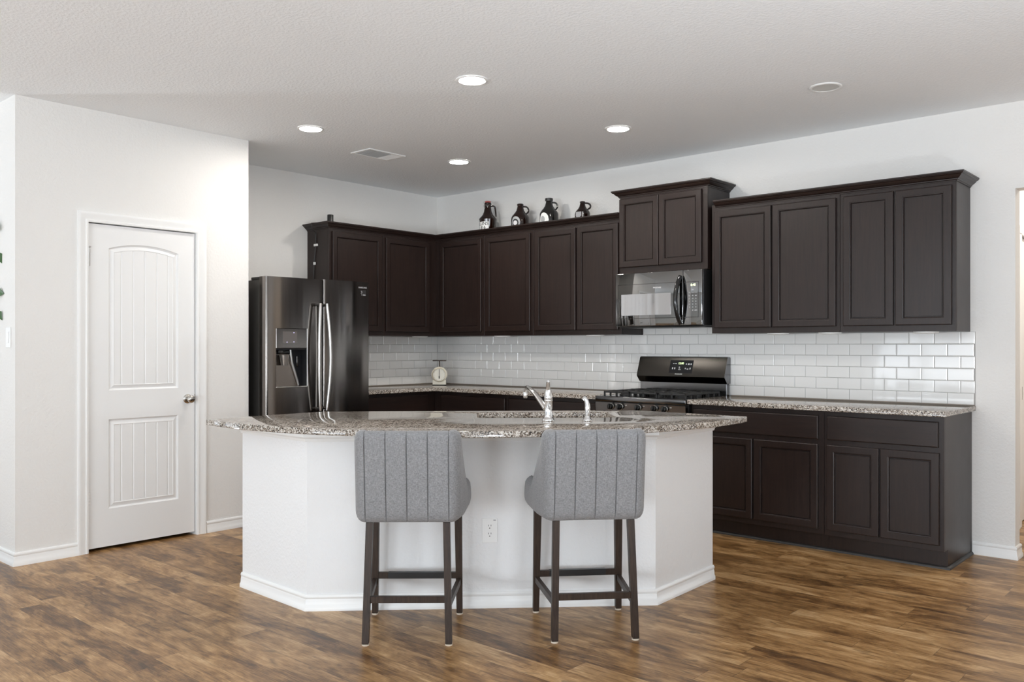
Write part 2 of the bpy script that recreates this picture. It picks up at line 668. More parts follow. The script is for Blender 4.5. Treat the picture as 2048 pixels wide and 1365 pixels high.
def window_frame(n, axis, pos, a0, a1, z0, z1):
    mb = MB()
    f = 0.055
    def bar(s0, s1, h0, h1, d=0.05):
        if axis == 'x':
            mb.box((s0, pos - 0.09, h0), (s1, pos - 0.09 + d, h1))
        else:
            sgn = pos
            lo, hi = (LEFT_X - 0.09, LEFT_X - 0.09 + d) if pos == LEFT_X else (RIGHT_X + 0.04, RIGHT_X + 0.04 + d)
            mb.box((lo, s0, h0), (hi, s1, h1))
    bar(a0, a1, z0, z0 + f)
    bar(a0, a1, z1 - f, z1)
    bar(a0, a0 + f, z0, z1)
    bar(a1 - f, a1, z0, z1)
    mid = (z0 + z1) / 2
    bar(a0, a1, mid - 0.025, mid + 0.025)
    c = (a0 + a1) / 2
    bar(c - 0.03, c + 0.03, z0, z1)
    return structure('window_%d' % n, mb, M_TRIM)


k = 1
for h in REAR_WINDOWS:
    window_frame(k, 'x', REAR_Y, *h); k += 1
for h in SIDE_WINDOWS:
    window_frame(k, 'y', LEFT_X, *h); k += 1
for h in RIGHT_WINDOWS:
    window_frame(k, 'y', RIGHT_X, *h); k += 1

# hallway behind the opening
HX = 4.83
structure('wall_hall', MB().box((HX - WT, WT, 0), (HX, 1.085, H)).box((HX - WT, 1.085, 2.07), (HX, 1.85, H))
          .box((HX - WT, 1.85, 0), (HX, 3.2, H)).box((HX, 3.2, 0), (6.6, 3.2 + WT, H)).box((6.5, WT, 0), (6.5 + WT, 3.2, H)), M_WALL)
dh = MB().box((HX - 0.06, 1.09, 0.012), (HX - 0.02, 1.845, 2.06), 0.002)
structure('door_2', dh, M_DOORW)
structure('trim_2', MB().box((HX, 1.022, 0), (HX + 0.014, 1.088, 2.075), 0.003).box((HX, 1.022, 2.065), (HX + 0.014, 1.91, 2.13), 0.003)
          .box((HX, 1.847, 0), (HX + 0.014, 1.91, 2.075), 0.003), M_TRIM)
hinge_h = MB().tube([(HX + 0.008, 1.094, 0.90), (HX + 0.008, 1.094, 0.99)], 0.007).build('hinge', M_NICKEL, bpy.data.objects['door_2'])
hl = bpy.data.lights.new('hall_lamp_light', 'AREA')
hl.shape = 'DISK'
hl.size = 0.3
hl.energy = 24
hl.color = (1.0, 0.92, 0.82)
hlo = bpy.data.objects.new('hall_lamp_light', hl)
hlo.location = (5.6, 1.3, H - 0.06)
COL.objects.link(hlo)
hf = thing('hall_ceiling_light', 'round flush ceiling lamp lighting the hallway beyond the opening', 'lamp', (5.6, 1.3, H))
MB().lathe([(0.0, 0.0), (0.17, 0.0), (0.17, -0.02), (0.16, -0.025)], 32, T(0, 0, -0.0)).build('lamp_base', M_TRIM, hf, True)
hlo.location = (0, 0, -0.045)
hlo.parent = hf

# baseboards
BASE = [(0, 0.0), (0.017, 0.0), (0.017, 0.018), (0.012, 0.026), (0.0105, 0.046), (0.008, 0.056), (0.0115, 0.063), (0.0115, 0.070), (0.006, 0.078), (0, 0.078)]


def baseboard(name, path, mat=M_TRIM):
    o = MB().molding(path, BASE).build(name, mat, None, True, 40)
    o['kind'] = 'structure'
    return o


baseboard('baseboard_living', [(LEFT_X, YP0), (XP, YP0), (XP, -3.687)])
baseboard('baseboard_pantry', [(XP, -2.843), (XP, YP1), (0.02, YP1)])
baseboard('baseboard_back', [(4.79, 0), (OPEN_X0, 0), (OPEN_X0, WT), (HX, WT), (HX, 1.02)])

# ------------------------------------------------------------------ pantry door (structure: door_1) and its casing (trim_1)
CAS = [(0.0, 0.0), (0.0, 0.010), (0.006, 0.013), (0.014, 0.013), (0.018, 0.009), (0.030, 0.011), (0.046, 0.016), (0.058, 0.018), (0.064, 0.016), (0.064, 0.0)]


def casing(name, y0, y1, z1, xw):
    """three-sided mitred casing on a wall whose face is x=xw (room on +x)"""
    mb = MB()
    path = [(y1, 0.0), (y1, z1), (y0, z1), (y0, 0.0)]
    P = [Vector(p) for p in path]
    cols = []
    for i in range(4):
        def nrm(a, b):
            d = (b - a).normalized()
            return Vector((d.y, -d.x))
        if 0 < i < 3:
            n1, n2 = nrm(P[i - 1], P[i]), nrm(P[i], P[i + 1])
            m = n1 + n2
            m = m / m.dot(n1)
        else:
            m = nrm(P[0], P[1]) if i == 0 else nrm(P[2], P[3])
        cols.append([mb.bm.verts.new((xw + h, P[i].x + m.x * d, P[i].y + m.y * d)) for d, h in CAS])
    n = len(CAS)
    for a, b in zip(cols, cols[1:]):
        for j in range(n):
            l = (j + 1) % n
            mb.bm.faces.new((a[j], b[j], b[l], a[l]))
    mb.bm.faces.new(cols[0])
    mb.bm.faces.new(list(reversed(cols[-1])))
    o = mb.build(name, M_TRIM, None, True, 30)
    o['kind'] = 'structure'
    return o


casing('trim_1', DOOR_Y0, DOOR_Y1, DOOR_Z - 0.004, XP)
# jamb lining
jamb = MB().box((XP - WT, DOOR_Y0 - 0.001, 0), (XP, DOOR_Y0 + 0.003, DOOR_Z)).box((XP - WT, DOOR_Y1 - 0.003, 0), (XP, DOOR_Y1 + 0.001, DOOR_Z)) \
    .box((XP - WT, DOOR_Y0, DOOR_Z - 0.003), (XP, DOOR_Y1, DOOR_Z + 0.001))
structure('trim_3', jamb, M_TRIM)


def pantry_door():
    y0, y1, z0, z1 = DOOR_Y0 + 0.0085, DOOR_Y1 - 0.0085, 0.021, 2.0405
    xf, th = XP - 0.012, 0.035
    mb = MB()
    pl, pr = -3.4945, -3.036                  # panel sides
    ub, ua, up = 0.999, 1.8945, 1.931          # upper panel bottom, arch spring, arch peak
    lb, lt = 0.256, 0.818
    cy = (pl + pr) / 2
    hw = (pr - pl) / 2
    rise = up - ua
    Rr = (hw * hw + rise * rise) / (2 * rise)
    def arch(y):
        return up - Rr + sqrt(max(Rr * Rr - (y - cy) ** 2, 0))
    NA = 16
    def loop_arch(d, x):
        pts = [(x, pl + d, ub + d), (x, pr - d, ub + d)]
        for i in range(NA + 1):
            y = (pr - d) + (pl - pr + 2 * d) * i / NA
            pts.append((x, y, arch(y) - d))
        return pts
    def loop_rect(d, x):
        return [(x, pl + d, lb + d), (x, pr - d, lb + d), (x, pr - d, lt - d), (x, pl + d, lt - d)]
    X = xf
    prof = [(0.0, X), (0.004, X - 0.007), (0.010, X - 0.0115), (0.015, X - 0.011), (0.034, X - 0.0030), (0.037, X - 0.0055)]
    mb.rings([loop_arch(d, x) for d, x in prof], cap_last=False)
    mb.rings([loop_rect(d, x) for d, x in prof], cap_last=False)
    # plank fields
    gro = [-3.4134 - 0.0785 + 0.0785 * 0, -3.3366, -3.2585, -3.1805, -3.104]
    gro = [-3.4134, -3.3366, -3.2600, -3.1815, -3.1049]
    def field(zb, zt):
        d = 0.037
        ys = []
        ya, yb = pl + d, pr - d
        ys.append((ya, -0.0055))
        for g in gro:
            ys += [(g - 0.006, -0.0055), (g - 0.0012, -0.0095), (g + 0.0012, -0.0095), (g + 0.006, -0.0055)]
        ys.append((yb, -0.0055))
        full = []
        for (a, da), (b, db) in zip(ys, ys[1:]):
            m = max(1, int((b - a) / 0.02))
            for i in range(m):
                t = i / m
                full.append((a + (b - a) * t, da + (db - da) * t))
        full.append(ys[-1])
        for (a, da), (b, db) in zip(full, full[1:]):
            mb.poly([(X + da, a, zb), (X + db, b, zb), (X + db, b, zt(b)), (X + da, a, zt(a))])
    field(ub + 0.037, lambda y: arch(y) - 0.037)
    field(lb + 0.037, lambda y: lt - 0.037)
    # face around the panels
    def q(a, b, c, d):
        mb.poly([(X, a, c), (X, b, c), (X, b, d), (X, a, d)])
    q(y0, pl, z0, z1)
    q(pr, y1, z0, z1)
    q(pl, pr, z0, lb)
    q(pl, pr, lt, ub)
    for i in range(NA):
        a = pr + (pl - pr) * i / NA
        b = pr + (pl - pr) * (i + 1) / NA
        mb.poly([(X, b, arch(b)), (X, a, arch(a)), (X, a, z1), (X, b, z1)])
    # edges and back
    mb.poly([(X, y0, z0), (X, y0, z1), (X - th, y0, z1), (X - th, y0, z0)])
    mb.poly([(X, y1, z0), (X - th, y1, z0), (X - th, y1, z1), (X, y1, z1)])
    mb.poly([(X, y0, z1), (X, y1, z1), (X - th, y1, z1), (X - th, y0, z1)])
    mb.poly([(X, y0, z0), (X - th, y0, z0), (X - th, y1, z0), (X, y1, z0)])
    mb.poly([(X - th, y0, z0), (X - th, y0, z1), (X - th, y1, z1), (X - th, y1, z0)])
    bmesh.ops.remove_doubles(mb.bm, verts=mb.bm.verts, dist=0.00005)
    d = structure('door_1', mb, M_DOORW)
    kb = MB()
    kb.lathe([(0.0, 0.0), (0.031, 0.0), (0.031, 0.004), (0.026, 0.008), (0.011, 0.010), (0.010, 0.030), (0.016, 0.036),
              (0.025, 0.044), (0.027, 0.053), (0.024, 0.062), (0.014, 0.067), (0.0, 0.068)], 32, T(X, -2.971, 0.9236) @ R(pi / 2, 'Y'))
    kb.build('knob', M_NICKEL, d, True, 50)
    MB().box((X - 0.02, y1 - 0.0015, 0.893), (X + 0.0012, y1 + 0.004, 0.953)).build('latch', M_NICKEL, d)
    for za, zb in ((1.776, 1.881), (1.028, 1.117), (0.280, 0.3756)):
        hb = MB()
        for i in range(5):
            h = (zb - za) / 5
            hb.tube([(X + 0.008, DOOR_Y0 + 0.006, za + h * i + 0.001), (X + 0.008, DOOR_Y0 + 0.006, za + h * (i + 1) - 0.001)], 0.0075, 12)
        hb.box((X + 0.0005, DOOR_Y0 + 0.006, za), (X + 0.003, DOOR_Y0 + 0.018, zb))
        if za > 1.5:
            hb.tube([(X + 0.012, DOOR_Y0 - 0.022, zb + 0.012), (X + 0.012, DOOR_Y0 + 0.016, zb + 0.012)], 0.004, 8)
            hb.tube([(X + 0.008, DOOR_Y0 + 0.006, zb), (X + 0.008, DOOR_Y0 + 0.006, zb + 0.018)], 0.005, 8)
        hb.build('hinge', M_STEEL if za > 1.5 else M_TRIM, d, True, 40)


pantry_door()


# ------------------------------------------------------------------ cabinets
def door_panel(mb, x0, x1, z0, z1, stile=0.05, th=0.02):
    """shaker door standing on the plane y=0, front at y=-th"""
    def lp(i, y):
        return [(x0 + i, y, z0 + i), (x1 - i, y, z0 + i), (x1 - i, y, z1 - i), (x0 + i, y, z1 - i)]
    mb.rings([lp(0, -0.001), lp(0, -th + 0.005), lp(0.0014, -th + 0.0016), lp(0.005, -th),
              lp(stile - 0.009, -th), lp(stile - 0.0085, -th + 0.0035), lp(stile - 0.004, -th + 0.0045), lp(stile - 0.002, -th + 0.0075), lp(stile - 0.0015, -0.0025), lp(stile + 0.0035, -0.0025), lp(stile + 0.0045, -th + 0.0115)],
             cap_first=True)


def drawer_front(mb, x0, x1, z0, z1, th=0.02):
    def lp(i, y):
        return [(x0 + i, y, z0 + i), (x1 - i, y, z0 + i), (x1 - i, y, z1 - i), (x0 + i, y, z1 - i)]
    mb.rings([lp(0, -0.001), lp(0, -th + 0.006), lp(0.002, -th + 0.002), lp(0.006, -th)], cap_first=True)


def cabinet(name, label, loc, rotz, W, D, H0, doors=(), drawers=(), toe=0.0, group=None, toe_depth=0.075):
    """local: x along the front, y=0 the face frame plane, +y into the wall, z up from loc"""
    t = thing(name, label, 'cabinet', loc, rotz, group)
    g = 0.0008
    b = MB()
    if toe:
        b.box((g, 0.019, toe), (W - g, D, H0))
        b.box((g, toe_depth, 0), (W - g, D, toe))
    else:
        b.box((g, 0.019, 0), (W - g, D, H0))
    b.build('carcass', M_CAB, t)
    MB().box((g, 0.0, toe), (W - g, 0.0187, H0), 0.0012, 1).build('face_frame', M_CAB, t)
    for d in doors:
        m = MB()
        door_panel(m, *d)
        m.build('door', M_CAB, t)
    for d in drawers:
        m = MB()
        drawer_front(m, *d)
        m.build('drawer', M_CABH, t)
    return t


UF = -0.305         # face plane of upper cabinets (depth)
UZ0, UZ1 = 1.369, 2.286
DZ0, DZ1 = 1.407 - UZ0, 2.236 - UZ0


def upper_back(label, x0, x1, doors):
    return cabinet('wall_cabinet', label, (x0, UF, UZ0), 0, x1 - x0, -UF - 0.001, UZ1 - UZ0,
                   [(a - x0, b - x0, DZ0, DZ1) for a, b in doors])


upper_back('dark one-door wall cabinet on the back wall, first right of the inside corner', 0.306, 0.930, [(0.372, 0.904)])
upper_back('dark one-door wall cabinet on the back wall, second right of the inside corner', 0.930, 1.501, [(0.956, 1.475)])
upper_back('dark espresso two-door wall cabinet just left of the microwave', 1.501, 2.395, [(1.527, 1.958), (1.972, 2.372)])
upper_back('dark espresso two-door wall cabinet just right of the microwave', 3.172, 4.088, [(3.200, 3.624), (3.637, 4.065)])
upper_back('narrower dark two-door wall cabinet at the right end of the back wall', 4.088, 4.776, [(4.1125, 4.421), (4.434, 4.752)])
MICF = -0.330
cabinet('wall_cabinet', 'short dark two-door wall cabinet raised above the microwave', (2.397, MICF, 1.832), 0, 0.756, -MICF - 0.001, 2.430 - 1.832,
        [(2.402 - 2.397, 2.751 - 2.397, 0.049, 0.575), (2.756 - 2.397, 3.110 - 2.397, 0.049, 0.575)])


def upper_left(label, y0, y1, doors):
    return cabinet('wall_cabinet', label, (-UF, y0, UZ0), pi / 2, y1 - y0, -UF - 0.001, UZ1 - UZ0,
                   [(a - y0, b - y0, DZ0, DZ1) for a, b in doors])


upper_left('dark wall cabinet behind the refrigerator top, with a cable clipped to its open side', -1.522, -0.943, [(-1.4955, -0.966)])
upper_left('dark wall cabinet on the left wall, beside the inside corner', -0.943, -0.0015, [(-0.9204, -0.400)])

# crown mouldings
CROWN = [(-0.012, 0.0), (0.004, 0.0), (0.004, 0.006), (0.010, 0.009), (0.011, 0.014), (0.020, 0.019), (0.030, 0.028), (0.036, 0.036), (0.044, 0.038),
         (0.046, 0.043), (0.050, 0.045), (0.050, 0.054), (-0.012, 0.054)]


def crown(label, path, z):
    o = MB().molding(path, CROWN).build('crown_molding', M_CABH, None, loc=(0, 0, z))
    return tag(o, label, 'molding')


f0 = UF - 0.0005
CZ = 2.257
crown('dark L-shaped crown molding along the cabinet tops of the left corner', [(0.002, -1.5225), (-f0, -1.5225), (-f0, f0), (2.394, f0)], CZ)
crown('dark crown molding around the short cabinet above the microwave', [(2.3965, -0.002), (2.3965, MICF - 0.0005), (3.1535, MICF - 0.0005), (3.1535, -0.002)], 2.418)
crown('dark crown molding along the tall right-hand wall cabinets', [(3.205, f0), (4.7765, f0), (4.7765, -0.002)], CZ)

# base cabinets
BF = -0.590
BH = 0.880
TOE = 0.112


def base_back(label, x0, x1, doors, drawers):
    return cabinet('base_cabinet', label, (x0, BF, 0), 0, x1 - x0, -BF - 0.001, BH,
                   [(a - x0, b - x0, 0.147, 0.672) for a, b in doors],
                   [(a - x0, b - x0, 0.703, 0.849) for a, b in drawers], TOE)


base_back('dark espresso base cabinet right of the range, partly behind the white island', 3.172, 4.098, [(3.195, 3.627), (3.640, 4.064)], [(3.195, 4.066)])
base_back('dark espresso base cabinet at the far right end with its side showing', 4.098, 4.785, [(4.119, 4.4305), (4.440, 4.762)], [(4.120, 4.757)])
base_back('dark base cabinet against the back wall, next to the inside corner', 0.592, 1.470, [(0.69, 1.07), (1.08, 1.448)], [(0.690, 1.448)])
base_back('dark base cabinet immediately left of the range', 1.470, 2.396, [(1.490, 1.925), (1.935, 2.372)], [(1.490, 2.372)])
cabinet('base_cabinet', 'dark base cabinet beside the refrigerator on the left wall', (-BF, -1.455, 0), pi / 2, 1.453, -BF - 0.001, BH,
        [(0.02, 0.38, 0.147, 0.672), (0.39, 0.775, 0.147, 0.672)], [(0.02, 0.775, 0.703, 0.849)], TOE)
# toe-board strips along the floor of the right run
o = MB().molding([(3.174, -0.5155), (4.7855, -0.5155), (4.7855, -0.019)], [(0, 0), (0.014, 0), (0.013, 0.008), (0.008, 0.014), (0, 0.018)]) \
    .build('shoe_molding', M_SHOE, None, True, 40)
tag(o, 'dark shoe strip along the floor under the right-hand base cabinets', 'molding')

# ------------------------------------------------------------------ backsplash tiles
ZC = 0.9115
P, TW = 0.0762, 0.1524


def tiles(name, label, runs, mtx):
    """runs: (a0, a1, row0, row1); local x along the wall, y out of the wall (-y), z up"""
    g = 0.0011
    t = thing(name, label, 'tiles')
    grout = MB()
    mb = MB()
    for a0, a1, r0, r1 in runs:
        grout.box((a0, -0.0050, ZC + r0 * P + (0.0004 if r0 == 0 else 0)), (a1, -0.0005, ZC + r1 * P), mat=mtx)
        for r in range(r0, r1):
            off = X0T if r % 2 else X0T + TW / 2
            i0 = math.floor((a0 - off) / TW) - 1
            i1 = math.ceil((a1 - off) / TW) + 1
            for i in range(i0, i1):
                xa, xb = off + i * TW, off + (i + 1) * TW
                xa, xb = max(xa, a0), min(xb, a1)
                if xb - xa < 0.006:
                    continue
                za, zb = ZC + r * P, ZC + (r + 1) * P
                tx, tz = RND.gauss(0, 0.0011), RND.gauss(0, 0.0016)
                def lp(ins, y):
                    pts = []
                    for sx, sz in ((xa + g + ins, za + g + ins), (xb - g - ins, za + g + ins), (xb - g - ins, zb - g - ins), (xa + g + ins, zb - g - ins)):
                        dy = (sx - (xa + xb) / 2) * tx + (sz - (za + zb) / 2) * tz
                        pts.append((sx, y + dy, sz))
                    return pts
                mb.rings([lp(0, -0.0049), lp(0, -0.0064), lp(0.0006, -0.0074), lp(0.002, -0.0082), lp(0.005, -0.0085)], mat=mtx)
    grout.build('grout', M_GROUT, t)
    mb.build('tile_field', M_TILE, t)
    return t


X0T = 0.1502
tiles('tile_backsplash', 'long white subway tile backsplash on the back wall behind the range',
      [(0.0095, 4.804, 0, 6), (2.4005, 3.1695, 6, 7)], Matrix.Identity(4))
X0T = 0.7676 + 0.0
# left wall: local x = -y of the world measured from the corner
ML = Matrix(((0, -1, 0, 0), (-1, 0, 0, 0), (0, 0, 1, 0), (0, 0, 0, 1)))
X0T = 0.7676 - TW * 5 + TW / 2
tiles('tile_backsplash', 'short white subway tile backsplash on the left wall beside the refrigerator', [(0.0, 1.455, 0, 6)], ML)

# ------------------------------------------------------------------ countertops
def counter(name, label, pts, z0, z1, holes=(), loc=(0, 0, 0), rotz=0.0):
    mb = MB()
    bm = mb.bm
    def ring(p, z):
        return [bm.verts.new((a, b, z)) for a, b in p]
    def offset(p, d):
        n = len(p)
        out = []
        for i in range(n):
            a, b, c = Vector(p[i - 1]), Vector(p[i]), Vector(p[(i + 1) % n])
            n1 = Vector(((b - a).y, -(b - a).x)).normalized()
            n2 = Vector(((c - b).y, -(c - b).x)).normalized()
            m = n1 + n2
            m = m / max(m.dot(n1), 0.2)
            out.append((b.x - m.x * d, b.y - m.y * d))
        return out
    e = 0.003
    prof = [(e, z0), (0, z0 + e), (0, z1 - e), (e * 0.3, z1 - e * 0.3), (e, z1)]
    def sides(p, sgn):
        rs = [ring(offset(p, d * sgn), z) for d, z in prof]
        n = len(p)
        for a, b in zip(rs, rs[1:]):
            for k in range(n):
                l = (k + 1) % n
                bm.faces.new((a[k], a[l], b[l], b[k]))
        return rs[0], rs[-1]
    lo, hi = sides(pts, 1)
    los, his = [lo], [hi]
    for h in holes:
        a, b = sides(h, 1)
        los.append(a)
        his.append(b)
    for loops in (los, his):
        if len(loops) == 1:
            bm.faces.new(loops[0])
        else:
            es = []
            for l in loops:
                for i in range(len(l)):
                    e_ = bm.edges.get((l[i], l[(i + 1) % len(l)]))
                    es.append(e_)
            bmesh.ops.triangle_fill(bm, use_beauty=True, use_dissolve=False, edges=es)
    o = mb.build(name, M_GRANITE, None, True, 30, loc=loc, rotz=rotz)
    return tag(o, label, 'countertop')


CT0, CT1 = 0.8805, ZC
counter('granite_countertop', 'L-shaped speckled granite countertop in the left corner under the white tiles',
        [(0.0005, -1.457), (0.645, -1.457), (0.645, -0.645), (2.399, -0.645), (2.399, -0.0005), (0.0005, -0.0005)], CT0, CT1)
counter('granite_countertop', 'straight speckled granite countertop to the right of the range',
        [(3.170, -0.645), (4.806, -0.645), (4.806, -0.0005), (3.170, -0.0005)], CT0, CT1)
# caulk lines
o = MB().box((0.012, -0.0165, ZC), (2.3985, -0.0088, ZC + 0.007), 0.002, 1).build('caulk_bead', M_CAULK, bpy.data.objects['tile_backsplash'])
MB().box((3.1705, -0.0165, ZC), (4.805, -0.0088, ZC + 0.007), 0.002, 1).build('caulk_bead', M_CAULK, bpy.data.objects['tile_backsplash'])
MB().box((0.0088, -1.455, ZC), (0.0165, -0.0165, ZC + 0.007), 0.002, 1).build('caulk_bead', M_CAULK, bpy.data.objects['tile_backsplash.001'])

# ------------------------------------------------------------------ island
IX, IY, IA = 3.2994, -2.8058, pi / 4
ic, isn = cos(IA), sin(IA)


def UW(u, v):
    return (IX + u * ic - v * isn, IY + u * isn + v * ic)


ZI0, ZI1 = 0.864, 0.894
isl = thing('kitchen_island', 'white textured kitchen island with angled ends under the curved granite top', 'island', (IX, IY, 0), IA)
A, B, C, D = (-1.2704, 0.4576), (-0.8533, 0.015), (0.8533, 0.015), (1.2704, 0.4576)
wt = 0.10
Bi, Ci = (-0.8533 + wt * tan(pi / 8), 0.015 + wt), (0.8533 - wt * tan(pi / 8), 0.015 + wt)
Ai, Di = (A[0] + wt * 0.7071, A[1] + wt * 0.7071), (D[0] - wt * 0.7071, D[1] + wt * 0.7071)
MB().prism([A, B, C, D, Di, Ci, Bi, Ai], 0, ZI0 - 0.0005).build('wall_panel', M_ISLE, isl)
MB().molding([A, B, C, D], BASE).build('baseboard', M_TRIM, isl, True, 40)
TOPM = [(0, 0.0), (0.009, 0.0), (0.012, 0.006), (0.014, 0.013), (0.021, 0.019), (0.027, 0.023), (0.028, 0.045), (0, 0.045)]
MB().molding([A, B, C, D], [(d, z + ZI0 - 0.0465) for d, z in TOPM]).build('top_molding', M_TRIM, isl, True, 30)
MB().prism([(-0.80, 0.125), (-0.13, 0.125), (-0.13, 0.86), (-0.86, 0.86), (-1.08, 0.64), (-1.08, 0.40)], 0.1, ZI0 - 0.001) \
    .prism([(0.84, 0.125), (1.08, 0.40), (1.08, 0.64), (0.86, 0.86), (0.84, 0.86)], 0.1, ZI0 - 0.001) \
    .box((-0.13, 0.82, 0.1), (0.84, 0.86, ZI0 - 0.001)).box((-0.80, 0.125, 0.0), (0.80, 0.79, 0.099)).build('cabinet_carcass', M_CAB, isl)
icab = bpy.data.objects['cabinet_carcass']
for a, b in ((-0.85, -0.43), (-0.42, 0.0), (0.01, 0.42), (0.43, 0.85)):
    m = MB()
    door_panel(m, a, b, 0.13, 0.83)
    for v in m.bm.verts:
        v.co = Vector((-v.co.x, 0.86 - v.co.y, v.co.z))
    m.build('door', M_CAB, icab, True, 25)

# island countertop: bowed front, clipped back corners
TIPU, TIPW, MIDW, BACKW, BCU = 1.452, 0.425, -0.305, 0.915, 0.93
sag = TIPW - MIDW
RC = (TIPU ** 2 + sag ** 2) / (2 * sag)
aa = math.asin(TIPU / RC)
front = []
NS = 64
for i in range(NS + 1):
    t = -aa + 2 * aa * i / NS
    front.append((RC * sin(t), MIDW + RC - RC * cos(t)))
top = front + [(BCU, BACKW), (-BCU, BACKW)]
SU0, SU1, SW0, SW1 = -0.02, 0.735, 0.415, 0.765


def rrect(u0, u1, w0, w1, r, n=5):
    pts = []
    for cx_, cy_, a0 in ((u1 - r, w1 - r, 0), (u0 + r, w1 - r, pi / 2), (u0 + r, w0 + r, pi), (u1 - r, w0 + r, 1.5 * pi)):
        for i in range(n + 1):
            a = a0 + pi / 2 * i / n
            pts.append((cx_ + r * cos(a), cy_ + r * sin(a)))
    return pts


hole = list(reversed(rrect(SU0, SU1, SW0, SW1, 0.045)))
counter('island_countertop', 'large speckled granite island top with a bowed front edge and sink cutout', top, ZI0, ZI1, [hole], (IX, IY, 0), IA)

sk = thing('kitchen_sink', 'undermount steel sink set in the island countertop', 'sink', (*UW((SU0 + SU1) / 2, (SW0 + SW1) / 2), 0.66), IA)
hu, hv = (SU1 - SU0) / 2 + 0.012, (SW1 - SW0) / 2 + 0.012
zt = ZI0 - 0.66 - 0.0008
sb = MB()
def sl(i, z, r):
    return [(a, b, z) for a, b in rrect(-hu + i, hu - i, -hv + i, hv - i, r)]
sb.rings([sl(0.001, zt - 0.19, 0.06), sl(0, zt - 0.003, 0.06), sl(-0.03, zt - 0.003, 0.07), sl(-0.03, zt, 0.07), sl(0.004, zt, 0.056), sl(0.006, zt - 0.15, 0.055), sl(0.03, zt - 0.185, 0.05)], cap_first=True)
sb.build('basin', M_STEEL, sk, True, 40)
MB().lathe([(0, 0.0), (0.045, 0.0), (0.045, 0.003), (0.03, 0.003), (0.0, 0.001)], 24, T(0, 0, zt - 0.1848)).build('drain', M_CHROME, sk, True)


def faucet():
    t = thing('kitchen_faucet', 'tall chrome faucet with a curved spout on the island counter', 'faucet', (*UW(0.342, 0.232), ZI1), IA)
    b = MB()
    b.lathe([(0.0, 0.0), (0.033, 0.0), (0.034, 0.005), (0.030, 0.011), (0.024, 0.016), (0.0215, 0.022), (0.0205, 0.06), (0.021, 0.1), (0.0225, 0.104), (0.0225, 0.108),
             (0.021, 0.110)], 32)
    b.build('body', M_CHROME, t, True, 60)
    h = MB()
    h.lathe([(0.021, 0.111), (0.0225, 0.114), (0.0215, 0.125), (0.017, 0.150), (0.012, 0.168), (0.008, 0.175), (0.0, 0.177)], 32)
    h.tube([(0.0, 0.0, 0.150), (-0.002, -0.006, 0.172), (-0.004, -0.016, 0.188), (-0.005, -0.028, 0.199), (-0.005, -0.042, 0.205)], [0.012, 0.0115, 0.010, 0.009, 0.006], 16)
    h.build('handle', M_CHROME, t, True, 60)
    s = MB()
    pts = []
    for i in range(22):
        q = i / 21
        x = -0.012 - 0.088 * q
        y = 0.012 + 0.255 * q
        z = 0.060 + 0.150 * q - 0.045 * q ** 3 - (0.03 * max(0, q - 0.9) / 0.1)
        pts.append((x, y, z))
    s.tube(pts, [0.0145 - 0.004 * (i / 21) for i in range(22)], 18)
    e = pts[-1]
    s.lathe([(0.0, -0.034), (0.010, -0.034), (0.0125, -0.028), (0.0125, -0.004), (0.009, 0.004), (0, 0.006)], 18, T(e[0], e[1], e[2]))
    s.build('spout', M_CHROME, t, True, 60)


faucet()


def sprayer():
    t = thing('side_sprayer', 'small chrome hand sprayer standing right of the kitchen faucet', 'sprayer', (*UW(0.543, 0.222), ZI1), IA)
    MB().lathe([(0, 0), (0.025, 0), (0.026, 0.004), (0.021, 0.010), (0.016, 0.018), (0.0135, 0.024), (0.0, 0.024)], 28).build('base', M_CHROME, t, True, 60)
    m = MB()
    m.tube([(0, 0, 0.022), (0.001, 0, 0.045), (0.001, 0, 0.065), (0.0, 0.002, 0.085), (-0.003, 0.004, 0.100), (-0.009, 0.008, 0.114), (-0.016, 0.012, 0.121)],
           [0.0115, 0.014, 0.0148, 0.0138, 0.0125, 0.0115, 0.0085], 18)
    m.lathe([(0.0, -0.010), (0.011, -0.010), (0.011, 0.004), (0.006, 0.010), (0.0, 0.010)], 16, T(-0.014, 0.011, 0.114) @ R(0.6, 'Y'))
    m.build('spray_head', M_CHROME, t, True, 60)


sprayer()


def outlet():
    u, z = 0.0312, 0.3775
    t = thing('wall_outlet', 'white duplex power outlet on the island front between the stools', 'outlet', (*UW(u, 0.015), z), IA)
    MB().box((-0.0378, -0.005, -0.0602), (0.0378, -0.0002, 0.0602), 0.002).build('cover_plate', M_PLASTIC, t)
    for s in (-1, 1):
        f = MB()
        f.lathe([(0, 0.0), (0.0165, 0.0), (0.0165, 0.0015), (0, 0.0015)], 24, T(0, -0.0048, s * 0.0195) @ R(pi / 2, 'X'))
        f.build('receptacle', M_PLASTIC, t, True, 40)
        h = MB()
        zc = s * 0.0195
        h.box((-0.0075, -0.0068, zc + 0.001), (-0.0052, -0.0062, zc + 0.009)).box((0.0052, -0.0068, zc + 0.001), (0.0075, -0.0062, zc + 0.009))
        h.lathe([(0, 0), (0.0026, 0), (0.0026, 0.0006), (0, 0.0006)], 12, T(0, -0.0062, zc - 0.008) @ R(pi / 2, 'X'))
        h.build('slots', M_INK, t)
    MB().box((0.018, -0.0056, 0.0475), (0.030, -0.0049, 0.0525)).build('sticker', M_PRINTG, t)


outlet()


